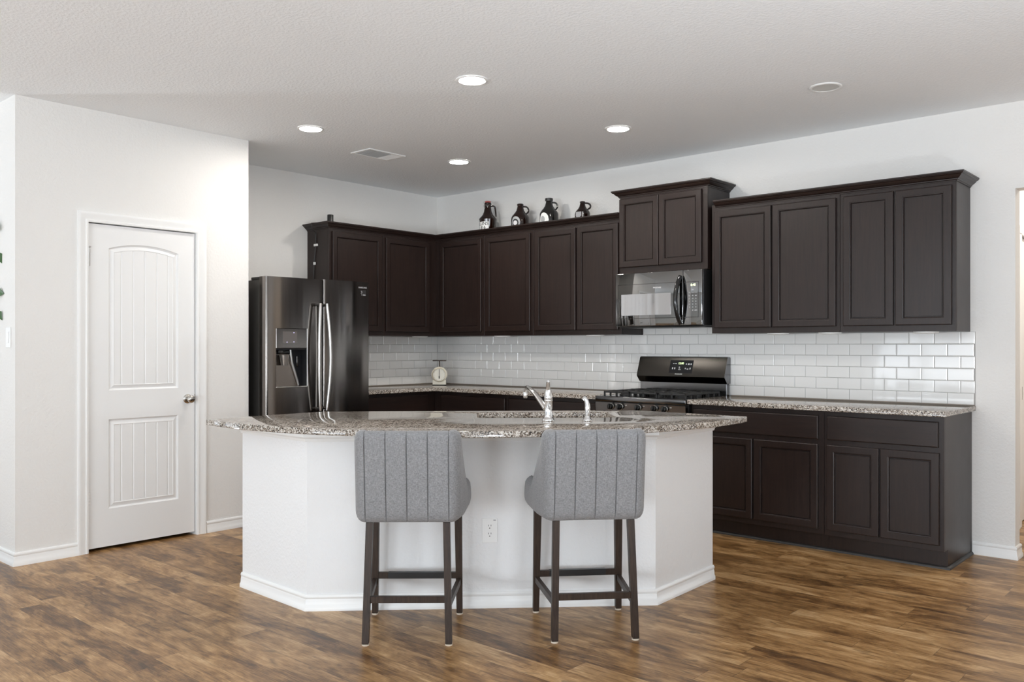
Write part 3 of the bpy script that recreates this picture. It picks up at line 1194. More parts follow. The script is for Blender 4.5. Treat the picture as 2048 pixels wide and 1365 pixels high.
# ------------------------------------------------------------------ bar stools
def make_stool(label):
    t = thing('bar_stool', label, 'stool', (0, 0, 0), 0, 'grey upholstered counter stools')
    # upholstered back that wraps round to the sides
    ZB = 0.520
    NSEG = 132
    # plan path of the outer surface at parameter s: left front -> rear -> right front
    SIDE, RAD, HALF = 0.40, 0.075, 0.180
    arc = pi / 2 * RAD
    total = 2 * (SIDE + arc + HALF)
    def plan(s):
        sgn = 1
        m = s - total / 2
        sgn = 1 if m >= 0 else -1
        m = abs(m)
        if m < HALF:
            return Vector((sgn * m, 0)), Vector((0, -1)), 0.0
        if m < HALF + arc:
            a = (m - HALF) / RAD
            return Vector((sgn * (HALF + RAD * sin(a) * 0.62), RAD * (1 - cos(a)))), Vector((sgn * sin(a), -cos(a))), 0.0
        d = m - HALF - arc
        return Vector((sgn * (HALF + RAD * 0.62 + 0.016 * min(d / 0.3, 1)), RAD + d)), Vector((sgn, 0)), d
    seams = [total / 2 + k_ * 0.0895 for k_ in (-2, -1, 0, 1, 2)]
    def topz(d, m):
        # height of the upper edge: full at the rear, sweeping down along the wings
        if d <= 0.0:
            return 0.920
        q = min(d / 0.21, 1.0)
        return 0.652 + 0.268 * (1 - q) ** 1.45 * (1 + 0.45 * q)
    mb = MB()
    NZ = 22
    TH = 0.062
    loops = []
    ss = [total * i / NSEG for i in range(NSEG + 1)]
    ss = [v for v in ss if all(abs(v - sm) > 0.0085 for sm in seams)]
    for sm in seams:
        ss += [sm + e for e in (-0.0075, -0.005, -0.003, -0.0015, 0, 0.0015, 0.003, 0.005, 0.0075)]
    ss.sort()
    NS_ = len(ss) - 1
    for i, s in enumerate(ss):
        p, n, d = plan(s)
        zt = topz(d, 0)
        th = TH
        # seam grooves only on the rear face
        gr = 0.0
        for sm in seams:
            e = abs(s - sm)
            gr = max(gr, math.exp(-(e / 0.0019) ** 2))
        # pillow between the seams
        k_ = (s - seams[0]) / 0.0895
        fr = k_ - math.floor(k_)
        pil = 0.0016 * sin(pi * fr) ** 0.5 if 0 <= k_ <= 4 else 0.0
        lp = []
        rr = 0.022
        endt = min(s, total - s) / 0.045
        shrink = sqrt(max(0.0, 1 - max(0.0, 1 - endt) ** 2)) if endt < 1 else 1.0
        def P3(off, z):
            # off: distance inward from the outer surface; lean backwards with height
            lean = -0.235 - 0.045 * max(0, z - ZB) / 0.40
            lf = 1.0 if d == 0 else max(0.0, 1 - d / 0.30)
            y = p.y - n.y * off + (-0.235 + (lean + 0.235) * lf)
            flare = 0.012 * max(0, (0.80 - z) / 0.28) * min(1, (d + 0.02) / 0.1) if d > 0 else 0
            x = p.x - n.x * off + (1 if n.x > 0 else -1) * flare * (1 if abs(n.x) > 0.5 else 0)
            return (x, y, z)
        mid = th / 2
        hw = th / 2 * shrink
        o0 = mid - hw
        for a in (75, 50, 25):
            a = radians(a)
            lp.append(P3(o0 + 0.026 * (1 - cos(a)) * shrink - 0.001 + 0.003 * gr, ZB + 0.034 - 0.033 * sin(a)))
        for j in range(NZ + 1):
            q = j / NZ
            z = ZB + 0.034 + (zt - 0.024 - ZB - 0.034) * q
            edge = min(1.0, min(z - ZB, zt - z) / 0.05)
            bulge = -0.004 * edge
            lp.append(P3(o0 + (bulge - pil * edge + 0.0075 * gr * min(1, edge * 2)) * shrink, z))
        for a in (35, 65, 90, 115, 145):
            a = radians(a)
            lp.append(P3(mid - hw * cos(a) * 0.98, zt - 0.024 + 0.024 * sin(a) - 0.003 * gr))
        for j in range(NZ + 1):
            q = 1 - j / NZ
            z = ZB + 0.012 + (zt - 0.024 - ZB - 0.012) * q
            lp.append(P3(mid + hw, z))
        lp.append(P3(mid + hw * 0.8, ZB + 0.002))
        lp.append(P3(mid, ZB))
        loops.append(lp)
    mb.rings(loops, cap_first=True)
    mb.build('backrest', M_FABRIC, t, True, 70)
    # seat cushion
    sc = MB()
    sc.box((-0.180, -0.178, 0.522), (0.180, 0.205, 0.655), 0.030, 4)
    sc.build('seat', M_FABRIC, t, True, 50)
    # legs
    def leg(x0, y0, x1, y1, w0, w1, ztop):
        m = MB()
        def sq(x, y, w, z):
            h = w / 2
            return [(x - h, y - h, z), (x + h, y - h, z), (x + h, y + h, z), (x - h, y + h, z)]
        m.rings([sq(x1, y1, w1 - 0.003, 0.008), sq(x1, y1, w1, 0.011), sq(x0, y0, w0, ztop)], cap_first=True)
        lo = m.build('leg', M_LEG, t)
        MB().lathe([(0, 0), (w1 * 0.55, 0.0), (w1 * 0.55, 0.006), (0, 0.0078)], 16, T(x1, y1, 0.0002)).build('felt_glide', M_FELT, lo, True, 40)
        return lo
    for s in (-1, 1):
        leg(s * 0.166, -0.196, s * 0.178, -0.236, 0.030, 0.029, 0.5195)
        leg(s * 0.196, 0.168, s * 0.2015, 0.192, 0.036, 0.028, 0.5195)
    def at(z):     # rear leg centre at a height
        q = 1 - z / 0.5195
        return 0.166 + 0.012 * q, -0.196 - 0.040 * q
    def atf(z):
        q = 1 - z / 0.5195
        return 0.196 + 0.0055 * q, 0.168 + 0.024 * q
    rx, ry = at(0.192)
    MB().box((-rx + 0.013, ry - 0.010, 0.178), (rx - 0.013, ry + 0.010, 0.206), 0.001, 1).build('stretcher', M_LEG, t)
    fx, fy = atf(0.19)
    fr = MB().box((-fx + 0.014, fy - 0.011, 0.174), (fx - 0.014, fy + 0.011, 0.203), 0.001, 1).build('footrest', M_LEG, t)
    kp = MB().box((-fx + 0.062, fy - 0.0125, 0.1755), (fx - 0.062, fy + 0.0125, 0.2045), 0.0008, 1)
    kp.build('kick_plate', M_BLACKM, fr)
    for s in (-1, 1):
        x0, y0 = at(0.165)
        x1, y1 = atf(0.165)
        a = Vector((s * x0, y0 + 0.013, 0))
        b = Vector((s * x1, y1 - 0.013, 0))
        d_ = (b - a).normalized()
        nn = Vector((d_.y, -d_.x, 0)) * 0.0095
        m = MB()
        m.prism([(a + nn)[:2], (b + nn)[:2], (b - nn)[:2], (a - nn)[:2]], 0.150, 0.178)
        m.build('stretcher', M_LEG, t)
    return t


def copy_tree(o, parent=None):
    c = o.copy()
    COL.objects.link(c)
    if parent:
        c.parent = parent
    for ch in list(o.children):
        copy_tree(ch, c)
    return c


stool = make_stool('grey channel-tufted bar stool on the left, its back over the counter edge')
stool2 = copy_tree(stool)
stool2['label'] = 'grey channel-tufted bar stool on the right, in front of the faucet'
for o_, (u, v), da in ((stool, (-0.326, -0.262), -0.05), (stool2, (0.461, -0.257), 0.05)):
    x, y = UW(u, v)
    o_.location = (x, y, 0)
    o_.rotation_euler = (0, 0, IA + da)


# ------------------------------------------------------------------ refrigerator
def fridge():
    XD0, XD1 = 0.765, 0.860
    Y0, YS, Y1 = -2.462, -1.9715, -1.534
    ZT = 1.776
    t = thing('refrigerator', 'dark stainless side-by-side refrigerator with a water dispenser', 'refrigerator', (0.40, (Y0 + Y1) / 2, 0))
    ox, oy = -0.40, -(Y0 + Y1) / 2
    M0 = T(ox, oy, 0)
    MB().box((0.03, Y0 + 0.006, 0.03), (0.755, Y1 - 0.004, 1.755), 0.004, 2, M0).build('body', M_STEELD, t, True, 40)
    MB().box((0.61, Y0 + 0.02, 0.0), (0.752, Y1 - 0.02, 0.06), 0, 1, M0).build('base_grille', M_SATINB, t)
    MB().box((0.64, Y0 + 0.01, 1.756), (0.810, Y0 + 0.10, 1.776), 0.004, 2, M0).build('hinge_cover', M_SATINB, t)
    MB().box((0.64, Y1 - 0.10, 1.756), (0.810, Y1 - 0.01, 1.776), 0.004, 2, M0).build('hinge_cover', M_SATINB, t)
    DY0, DY1, DZ0_, DZ1_ = -2.385, -2.125, 0.986, 1.407

    def door(ya, yb, z0, z1, hole=None):
        """bowed door: plan outline swept up; a rectangular hole leaves the dispenser bay open"""
        mb = MB()
        W = yb - ya
        ys = set()
        N = 28
        for i in range(N + 1):
            ys.add(round(ya + W * i / N, 5))
        if hole:
            ys |= {hole[0], hole[1]}
            ys = {y for y in ys if min(abs(y - hole[0]), abs(y - hole[1])) > 0.004 or y in (hole[0], hole[1])}
        # rounded vertical edges
        r = 0.014
        for e in (0.0, 0.0015, 0.004, 0.007, 0.010, r):
            ys |= {round(ya + e, 5), round(yb - e, 5)}
        ys = sorted(ys)
        def fx(y):
            q = (y - (ya + yb) / 2) / (W / 2)
            x = XD1 - 0.012 * q * q
            d = min(y - ya, yb - y)
            if d < r:
                x -= (r - sqrt(max(r * r - (r - d) ** 2, 0))) * 0.9
            return x
        zs = [z0, z0 + 0.003] + ([hole[2], hole[3]] if hole else []) + [z1 - 0.003, z1]
        for a, b in zip(ys, ys[1:]):
            for c, d in zip(zs, zs[1:]):
                if hole and a >= hole[0] - 1e-6 and b <= hole[1] + 1e-6 and c >= hole[2] - 1e-6 and d <= hole[3] + 1e-6:
                    continue
                mb.poly([(fx(a), a, c), (fx(b), b, c), (fx(b), b, d), (fx(a), a, d)], M0)
            mb.poly([(fx(a), a, z1), (fx(b), b, z1), (XD0, b, z1), (XD0, a, z1)], M0)
            mb.poly([(fx(a), a, z0), (XD0, a, z0), (XD0, b, z0), (fx(b), b, z0)], M0)
        mb.poly([(fx(ya), ya, z0), (fx(ya), ya, z1), (XD0, ya, z1), (XD0, ya, z0)], M0)
        mb.poly([(fx(yb), yb, z0), (XD0, yb, z0), (XD0, yb, z1), (fx(yb), yb, z1)], M0)
        mb.poly([(XD0, ya, z0), (XD0, ya, z1), (XD0, yb, z1), (XD0, yb, z0)], M0)
        bmesh.ops.remove_doubles(mb.bm, verts=mb.bm.verts, dist=0.0001)
        return mb.build('door', M_STEELB, t, True, 40)
    dl = door(Y0, YS - 0.003, 0.07, ZT, (DY0, DY1, DZ0_, DZ1_))
    dr = door(YS + 0.003, Y1, 0.07, ZT + 0.003)
    # dispenser bay
    ds = thing('dispenser', None, None)
    ds.parent = t
    if 'label' in ds:
        del ds['label']
    zm = 1.264
    MB().box((0.8320, DY0 + 0.001, zm), (0.8585, DY1 - 0.001, DZ1_ - 0.001), 0.002, 1, M0).build('control_panel', M_STEELB, ds)
    MB().box((0.8586, DY0 + 0.055, zm + 0.035), (0.8594, DY0 + 0.175, zm + 0.120), 0, 1, M0).build('touch_display', Mat('pale_display', (0.20, 0.18, 0.17, 1), 0.2, 0.6).m, ds)
    for yy, zz in ((DY0 + 0.148, zm + 0.112), (DY0 + 0.148, zm + 0.045), (DY0 + 0.090, zm + 0.043)):
        MB().box((0.8595, yy - 0.0022, zz - 0.0022), (0.8599, yy + 0.0022, zz + 0.0022), 0, 1, M0).build('indicator_light', M_BLUE, ds)
    bay = MB()
    xb = 0.7820
    a, b = DY0 + 0.001, DY1 - 0.001
    yt, ym, yb0 = -2.222, -2.208, -2.152          # slanted divide of the bay's back wall
    zk = zm - 0.11
    z0b = DZ0_ + 0.001
    bay.poly([(xb, a, z0b), (xb, yb0, z0b), (xb, ym, zk), (xb, yt, zm), (xb, a, zm)], M0)
    bay.poly([(0.8580, a, z0b), (xb, a, z0b), (xb, a, zm), (0.8580, a, zm)], M0)
    bay.poly([(0.8580, a, z0b), (0.8580, b, z0b), (xb, b, z0b), (xb, a, z0b)], M0)
    bay.build('bay', M_BAY, ds)
    dk = MB()
    dk.poly([(xb, yb0, z0b), (xb, b, z0b), (xb, b, zm), (xb, yt, zm), (xb, ym, zk)], M0)
    dk.box((xb, b - 0.002, z0b), (0.8580, b, zm), 0, 1, M0)
    dk.box((xb, a, zm - 0.012), (0.8500, b, zm - 0.001), 0, 1, M0).build('bay_lining', M_MATTEB, ds)
    # slanted bright strip
    MB().tube([(xb + 0.006, yt, zm - 0.006), (xb + 0.006, yt + 0.004, zm - 0.05), (xb + 0.006, ym, zk), (xb + 0.006, yb0 - 0.012, z0b + 0.05), (xb + 0.008, yb0, z0b + 0.004)],
              [0.012, 0.013, 0.012, 0.011, 0.009], 10, M0).build('trim_strip', M_STEEL, ds, True, 50)
    MB().box((0.7950, -2.352, zm - 0.045), (0.8400, -2.255, zm - 0.012), 0.006, 2, M0).build('nozzle', M_GLOSSB, ds, True, 40)
    MB().lathe([(0.024, 0.0), (0.036, 0.075), (0.034, 0.075), (0.022, 0.004), (0, 0.003), (0, 0), (0.024, 0.0)], 28, M0 @ T(0.8180, -2.290, zm - 0.125), cap=False) \
        .build('paddle', Mat('clear_grey_plastic', (0.45, 0.42, 0.39, 1), 0.15, 0.7).m, ds, True, 50)
    MB().box((0.7840, -2.172, zm - 0.135), (0.7950, -2.147, zm - 0.06), 0.004, 2, M0).build('lever', M_BLKSTEEL, ds, True, 40)
    MB().box((0.8570, DY1 - 0.0005, DZ0_), (0.8625, DY1 + 0.004, DZ1_), 0.001, 1, M0).box((0.8570, DY0, DZ0_ - 0.004), (0.8625, DY1 + 0.004, DZ0_), 0.001, 1, M0).build('bezel', M_STEEL, ds)
    # handles
    for par, yb_, sg in ((dl, -2.038, -1), (dr, -1.980, 1)):
        h = MB()
        pts, rr = [], []
        for i in range(25):
            q = i / 24
            b_ = sin(pi * q)
            pts.append((0.906 + 0.016 * b_, yb_ + sg * 0.022 * b_, 0.80 + 0.795 * q))
            rr.append(0.0125 if 0 < i < 24 else 0.010)
        h.tube(pts, rr, 14, M0, 1.0)
        ho = h.build('handle', M_STEEL, par, True, 50)
        for zz, q in ((0.815, 0.02), (1.585, 0.98)):
            MB().tube([(0.8350, yb_, zz), (0.908, yb_ + sg * 0.022 * sin(pi * q), zz)], 0.010, 10, M0).build('handle_mount', M_STEELD, ho, True, 50)
    # maker's lettering and sticker on the right door
    YV = M0 @ T(0.8535, 0, 0) @ R(pi / 2, 'Z') @ R(pi / 2, 'X')
    text('SAMSUNG', 0.017, M_PRINTG, dr, M0 @ T(0.8555, -1.606, 1.734) @ R(radians(2.9), 'Z') @ R(pi / 2, 'Z') @ R(pi / 2, 'X'), xs=1.1)
    st = MB().box((0.8515, -1.634, 1.669), (0.8550, -1.573, 1.716), 0, 1, M0).build('sticker', M_INK, dr)
    MB().lathe([(0.0065, 0), (0.0105, 0), (0.0105, 0.0008), (0.0065, 0.0008), (0.0065, 0)], 20, M0 @ T(0.8551, -1.621, 1.699) @ R(pi / 2, 'Y'), cap=False).build('ring_mark', M_PRINTG, st)
    MB().box((0.8551, -1.629, 1.675), (0.8555, -1.613, 1.681), 0, 1, M0).box((0.8551, -1.604, 1.674), (0.8555, -1.578, 1.681), 0, 1, M0).build('print_lines', M_PRINTG, st)


fridge()


# ------------------------------------------------------------------ microwave
def microwave():
    x0, x1, yf, z0, z1 = 2.408, 3.150, -0.405, 1.425, 1.829
    t = thing('microwave', 'black over-the-range microwave with a bowed handle under the raised cabinet', 'microwave', ((x0 + x1) / 2, -0.2, z0))
    M0 = T(-(x0 + x1) / 2, 0.2, -z0)
    MB().box((x0 + 0.002, yf + 0.022, z0), (x1, -0.012, z1), 0.003, 1, M0).build('body', M_SATINB, t)
    xs = 2.9945
    d = MB().box((x0, yf, z0 + 0.004), (xs - 0.0012, yf + 0.021, z1 - 0.002), 0.004, 3, M0).build('door', M_MIRROR, t, True, 40)
    c = MB().box((xs + 0.0012, yf, z0 + 0.004), (x1, yf + 0.021, z1 - 0.002), 0.004, 3, M0).build('control_panel', M_MIRROR, t, True, 40)

    def frame(xa, xb, za, zb, y, wd):
        return MB().box((xa, y, za), (xb, y + 0.0006, za + wd), 0, 1, M0).box((xa, y, zb - wd), (xb, y + 0.0006, zb), 0, 1, M0) \
            .box((xa, y, za), (xa + wd, y + 0.0006, zb), 0, 1, M0).box((xb - wd, y, za), (xb, y + 0.0006, zb), 0, 1, M0)
    frame(2.4305, xs - 0.004, 1.484, 1.7425, yf - 0.0004, 0.003).build('window_outline', M_INK, d)
    MB().box((2.462, yf - 0.0008, 1.509), (2.895, yf + 0.002, 1.668), 0, 1, M0).build('window', M_MIRROR2, d)
    text('FRIGIDAIRE', 0.0135, M_PRINT, d, M0 @ T(2.779, yf - 0.0009, 1.709) @ FRONT)
    frame(xs + 0.006, 3.122, 1.484, 1.7405, yf - 0.0004, 0.003).build('panel_outline', M_INK, c)
    text('8:48', 0.023, M_GREEN, c, M0 @ T(3.078, yf - 0.0008, 1.716) @ FRONT, 'clock_digits')
    kp = MB()
    def key(x, z, w, h):
        kp.box((x - w / 2, yf - 0.0007, z - h / 2), (x + w / 2, yf, z + h / 2), 0, 1, M0)
    key(3.075, 1.682, 0.014, 0.008)
    for xk in (3.048, 3.075, 3.100):
        key(xk, 1.662, 0.018, 0.0035)
    for r in range(5):
        for xk in (3.048, 3.075, 3.100):
            key(xk, 1.640 - 0.0205 * r, 0.007 if r else 0.012, 0.007)
    key(3.075, 1.535, 0.008, 0.008)
    key(3.100, 1.535, 0.022, 0.006)
    kp.build('keypad', M_PRINTG, c)
    h = MB()
    pts, rr = [], []
    for i in range(27):
        q = i / 26
        b = sin(pi * q) ** 0.8
        pts.append((2.979 - 0.012 * b, yf - 0.006 - 0.052 * b, 1.442 + 0.340 * q))
        rr.append(0.016)
    h.tube(pts, rr, 16, M0)
    h.build('handle', M_GLOSSB, d, True, 50)
    MB().box((x0 + 0.02, yf + 0.03, z0 - 0.010), (x1 - 0.01, -0.03, z0 - 0.0002), 0.003, 1, M0).build('bottom_plate', M_SATINB, t)


microwave()


# ------------------------------------------------------------------ gas range
def gas_range():
    x0, x1 = 2.4035, 3.1655
    xc = (x0 + x1) / 2
    t = thing('gas_range', 'black freestanding gas range between the two granite counters', 'stove', (xc, -0.32, 0))
    M0 = T(-xc, 0.32, 0)
    MB().box((x0 + 0.004, -0.610, 0.02), (x1 - 0.004, -0.018, 0.878), 0.002, 1, M0).build('body', M_SATINB, t)
    # cooktop with raised rim
    MB().box((x0, -0.662, 0.872), (x1, -0.020, 0.909), 0.007, 3, M0).build('cooktop', M_BLKSTEEL, t, True, 40)
    MB().box((x0 + 0.03, -0.610, 0.9075), (x1 - 0.03, -0.085, 0.9105), 0.001, 1, M0).build('burner_pan', M_GLOSSB, t)
    # sloped control fascia
    fa = MB()
    prof = [(-0.650, 0.770), (-0.660, 0.866), (-0.612, 0.866), (-0.612, 0.770)]
    fa.rings([[(x0 + 0.002, y, z) for y, z in prof], [(x1 - 0.002, y, z) for y, z in prof]], cap_first=True, mat=M0)
    f = fa.build('control_fascia', M_BLKSTEEL, t)
    for kx in (2.546, 2.628, 2.782, 2.918, 3.000):
        k = MB()
        k.lathe([(0, 0), (0.0235, 0), (0.0235, 0.003), (0.0215, 0.0055), (0.0, 0.0055)], 24, M0 @ T(kx, -0.6585, 0.836) @ R(pi / 2 - 0.1, 'X'))
        ks = k.build('knob', M_STEEL, f, True, 40)
        kk = MB()
        kk.lathe([(0, 0.0056), (0.0212, 0.0056), (0.0205, 0.022), (0.018, 0.027), (0.0, 0.027)], 24, M0 @ T(kx, -0.6585, 0.836) @ R(pi / 2 - 0.1, 'X'))
        kk.box((-0.006, -0.020, 0.024), (0.006, 0.020, 0.038), 0.002, 2, M0 @ T(kx, -0.6585, 0.836) @ R(pi / 2 - 0.1, 'X'))
        kk.build('knob_grip', M_GLOSSB, ks, True, 40)
    for kx in (2.580, 2.664, 2.815, 2.882, 3.035):
        text('LITE' if kx != 2.815 else 'OFF', 0.009, M_PRINT, f, M0 @ T(kx + 0.012, -0.6588, 0.850) @ R(-0.1, 'X') @ FRONT, 'knob_marking')
    # oven door, window, handle, drawer
    od = MB().box((x0 + 0.004, -0.645, 0.215), (x1 - 0.004, -0.612, 0.762), 0.005, 2, M0).build('oven_door', M_GLOSSB, t, True, 40)
    MB().box((x0 + 0.12, -0.6462, 0.32), (x1 - 0.12, -0.6452, 0.62), 0, 1, M0).build('oven_window', M_MIRROR, od)
    MB().tube([(x0 + 0.05, -0.685, 0.715), (x1 - 0.05, -0.685, 0.715)], 0.012, 14, M0).box((x0 + 0.06, -0.685, 0.707), (x0 + 0.08, -0.643, 0.723), 0, 1, M0) \
        .box((x1 - 0.08, -0.685, 0.707), (x1 - 0.06, -0.643, 0.723), 0, 1, M0).build('oven_handle', M_GLOSSB, od, True, 40)
    MB().box((x0 + 0.004, -0.640, 0.03), (x1 - 0.004, -0.612, 0.205), 0.005, 2, M0).build('drawer', M_SATINB, t, True, 40)
    # backguard
    bg = MB()
    pr = [(-0.012, 1.000), (-0.012, 1.190), (-0.020, 1.196), (-0.048, 1.1965), (-0.058, 1.190), (-0.105, 1.056), (-0.106, 1.046), (-0.098, 1.036), (-0.064, 1.000)]
    bg.rings([[(x0 + 0.001, y, z) for y, z in pr], [(x1 - 0.001, y, z) for y, z in pr]], cap_first=True, mat=M0)
    b = bg.build('backguard', M_DARKPANEL, t, True, 20)
    # bright end caps
    for xe, s in ((x0, 1), (x1, -1)):
        e = MB()
        e.rings([[(xe, y, z) for y, z in pr], [(xe + s * 0.0009, y, z) for y, z in pr]], cap_first=True, mat=M0)
        e.build('end_cap', M_BLKSTEEL, b)
    MB().box((x0 + 0.006, -0.064, 0.909), (x1 - 0.006, -0.020, 0.9995), 0.002, 1, M0).build('rear_panel', M_BLKSTEEL, t)
    # control display on the sloped face
    A = M0 @ T(0, -0.0823, 1.1205) @ R(-math.atan2(0.047, 0.134), 'X')
    dp = MB().box((2.690, -0.0008, -0.052), (2.890, 0.002, 0.052), 0.0003, 1, A).build('display', M_MATTEB, b)
    text('12:00', 0.022, M_GREEN, dp, A @ T(2.785, -0.0012, 0.026) @ FRONT, 'clock_digits')
    for px, pz, pw, ph in ((2.722, 0.024, 0.011, 0.006), (2.741, 0.024, 0.012, 0.006), (2.718, -0.014, 0.009, 0.014), (2.737, -0.014, 0.009, 0.014),
                           (2.832, 0.022, 0.008, 0.009), (2.853, 0.022, 0.014, 0.012), (2.873, 0.022, 0.009, 0.012),
                           (2.829, -0.014, 0.007, 0.010), (2.849, -0.018, 0.014, 0.008), (2.870, -0.014, 0.009, 0.014),
                           (2.776, -0.002, 0.010, 0.004), (2.777, -0.011, 0.012, 0.005), (2.780, -0.023, 0.020, 0.005)):
        MB().box((px - pw / 2, -0.0016, pz - ph / 2), (px + pw / 2, -0.0009, pz + ph / 2), 0, 1, A).build('button', M_PRINT, dp)
    text('FRIGIDAIRE', 0.0125, M_PRINT, b, A @ T(2.778, -0.0006, -0.0595) @ FRONT)
    # grates and burners
    for gx0, gx1 in ((2.437, 2.660), (2.668, 2.900), (2.908, 3.132)):
        gr = MB()
        ya, yb = -0.600, -0.110
        zt, w = 0.946, 0.011
        for xx in (gx0, gx1 - w):
            gr.box((xx, ya, zt - 0.014), (xx + w, yb, zt), 0.002, 1, M0)
        for yy in (ya, (ya + yb) / 2 - w / 2, yb - w):
            gr.box((gx0, yy, zt - 0.014), (gx1, yy + w, zt), 0.002, 1, M0)
        xm = (gx0 + gx1) / 2
        for (c0, c1) in ((ya, (ya + yb) / 2), ((ya + yb) / 2, yb)):
            cy = (c0 + c1) / 2
            gr.box((xm - w / 2, c0, zt - 0.012), (xm + w / 2, cy - 0.028, zt + 0.002), 0.002, 1, M0)
            gr.box((xm - w / 2, cy + 0.028, zt - 0.012), (xm + w / 2, c1, zt + 0.002), 0.002, 1, M0)
            gr.box((gx0, cy - w / 2, zt - 0.012), (xm - 0.028, cy + w / 2, zt + 0.002), 0.002, 1, M0)
            gr.box((xm + 0.028, cy - w / 2, zt - 0.012), (gx1, cy + w / 2, zt + 0.002), 0.002, 1, M0)
        for xx in (gx0, gx1 - w, xm - w / 2):
            for yy in (ya, (ya + yb) / 2 - w / 2, yb - w):
                gr.box((xx, yy, 0.9106), (xx + w, yy + w, zt - 0.008), 0.001, 1, M0)
        for i in range(1, 6):
            yy = ya + (yb - ya) * i / 6
            for xx in (gx0, gx1 - w):
                gr.box((xx, yy - w / 2, 0.9106), (xx + w, yy + w / 2, zt - 0.008), 0.001, 1, M0)
        gr.build('grate', M_IRON, t)
    for bx, by, br in ((2.548, -0.475, 0.045), (2.548, -0.235, 0.035), (2.784, -0.355, 0.05), (3.02, -0.475, 0.045), (3.02, -0.235, 0.035)):
        MB().lathe([(0, 0.9107), (br, 0.9107), (br, 0.918), (br * 0.8, 0.922), (br * 0.8, 0.928), (0, 0.930)], 24, M0 @ T(bx, by, 0)).build('burner', M_IRON, t, True, 40)


gas_range()


# ------------------------------------------------------------------ ceiling lights and vent
def can(x, y, lit, label):
    t = thing('recessed_light', label, 'ceiling light', (x, y, H), 0, 'recessed ceiling lights')
    tr = MB()
    tr.lathe([(0.088, -0.0003), (0.089, -0.003), (0.086, -0.006), (0.076, -0.008), (0.072, -0.006), (0.071, -0.0003)], 48, cap=False)
    tr.build('trim_ring', M_TRIM, t, True, 50)
    if lit:
        MB().lathe([(0.0, -0.0045), (0.0712, -0.0045), (0.0712, -0.0006), (0, -0.0006)], 48, cap=False).build('lens', M_LED, t)
    else:
        MB().lathe([(0.0, -0.0012), (0.045, -0.0012), (0.0712, -0.0050), (0.0712, -0.0006), (0, -0.0006)], 48, cap=False).build('lens', M_LENSOFF, t, True, 40)
    return t


can(2.887, -2.463, True, 'lit round recessed ceiling light over the island, nearest the camera')
can(1.339, -2.430, True, 'lit round recessed ceiling light left of the air vent, in front of the refrigerator')
can(2.881, -1.055, True, 'lit round recessed ceiling light in front of the microwave')
can(1.340, -1.030, True, 'lit round recessed ceiling light right of the air vent, near the inside corner')
can(4.287, -1.045, False, 'unlit round recessed ceiling light at the right, above the end cabinets')


def vent():
    x0, x1, y0, y1 = 0.958, 1.186, -1.803, -1.448
    t = thing('air_vent', 'white rectangular ceiling air vent with louvers, between the recessed lights', 'vent', ((x0 + x1) / 2, (y0 + y1) / 2, H))
    M0 = T(-(x0 + x1) / 2, -(y0 + y1) / 2, 0)
    f = 0.022
    z0, z1 = -0.008, -0.0005
    MB().box((x0, y0, z0), (x0 + f, y1, z1), 0.002, 1, M0).box((x1 - f, y0, z0), (x1, y1, z1), 0.002, 1, M0) \
        .box((x0 + f, y0, z0), (x1 - f, y0 + f, z1), 0.002, 1, M0).box((x0 + f, y1 - f, z0), (x1 - f, y1, z1), 0.002, 1, M0).build('frame', M_TRIM, t)
    MB().box((x0 + f, y0 + f, -0.0012), (x1 - f, y1 - f, -0.0005), 0, 1, M0).build('backing', Mat('shadowy_duct', (0.22, 0.22, 0.22, 1), 0.8).m, t)
    ys = [y0 + f, y0 + 0.085, y1 - 0.115, y1 - f]
    for bank, (a, b) in enumerate(zip(ys, ys[1:])):
        lv = MB()
        n = max(3, int(round((b - a) / 0.013))) if bank != 1 else 14
        if bank == 1:
            for i in range(n):
                xx = x0 + f + 0.006 + (x1 - x0 - 2 * f - 0.012) * i / (n - 1)
                lv.box((-0.0055, a + 0.002, -0.0006), (0.0055, b - 0.002, 0.0006), 0, 1, M0 @ T(xx, 0, -0.0055) @ R(0.5, 'Y'))
        else:
            sg = 0.55 if bank == 0 else -0.55
            for i in range(n):
                yy = a + 0.006 + (b - a - 0.012) * i / (n - 1)
                lv.box((x0 + f, -0.0055, -0.0006), (x1 - f, 0.0055, 0.0006), 0, 1, M0 @ T(0, yy, -0.0055) @ R(sg, 'X'))
        lv.build('louver_bank', M_TRIM, t)
    for yy in (y0 + f / 2, y1 - f / 2):
        MB().lathe([(0, -0.010), (0.004, -0.0095), (0.004, -0.0079), (0, -0.0079)], 12, M0 @ T((x0 + x1) / 2, yy, 0)).build('screw', M_TRIM, t, True)


vent()


# ------------------------------------------------------------------ small things
# bodies of the added fill uplights, out of view
for i_, (x, y, ax, ay, pw) in enumerate(FILL_UPLIGHTS):
    t = thing('fill_uplight', ('added low grey fill uplight, out of view to the right of the camera', 'added low grey fill uplight, out of view by the left living area windows')[i_],
              'floor lamp', (x, y, 0), math.atan2(-(ax - x), ay - y), 'added fill uplights')
    MB().lathe([(0, 0.0005), (0.14, 0.0005), (0.14, 0.012), (0.02, 0.022), (0.0, 0.022)], 32).build('base', M_STEELD, t, True, 40)
    MB().tube([(0, -0.04, 0.02), (0, -0.05, UPZ - 0.075)], 0.02, 12).build('pole', M_STEELD, t, True, 40)
    MB().lathe([(0.0, -0.085), (0.06, -0.08), (0.15, -0.03), (0.185, 0.02), (0.19, 0.02), (0.155, -0.035), (0.06, -0.087), (0.0, -0.092)], 36,
               T(0, 0, UPZ) @ R(-radians(42), 'X'), cap=False).build('lamp_shade', M_STEELD, t, True, 50)


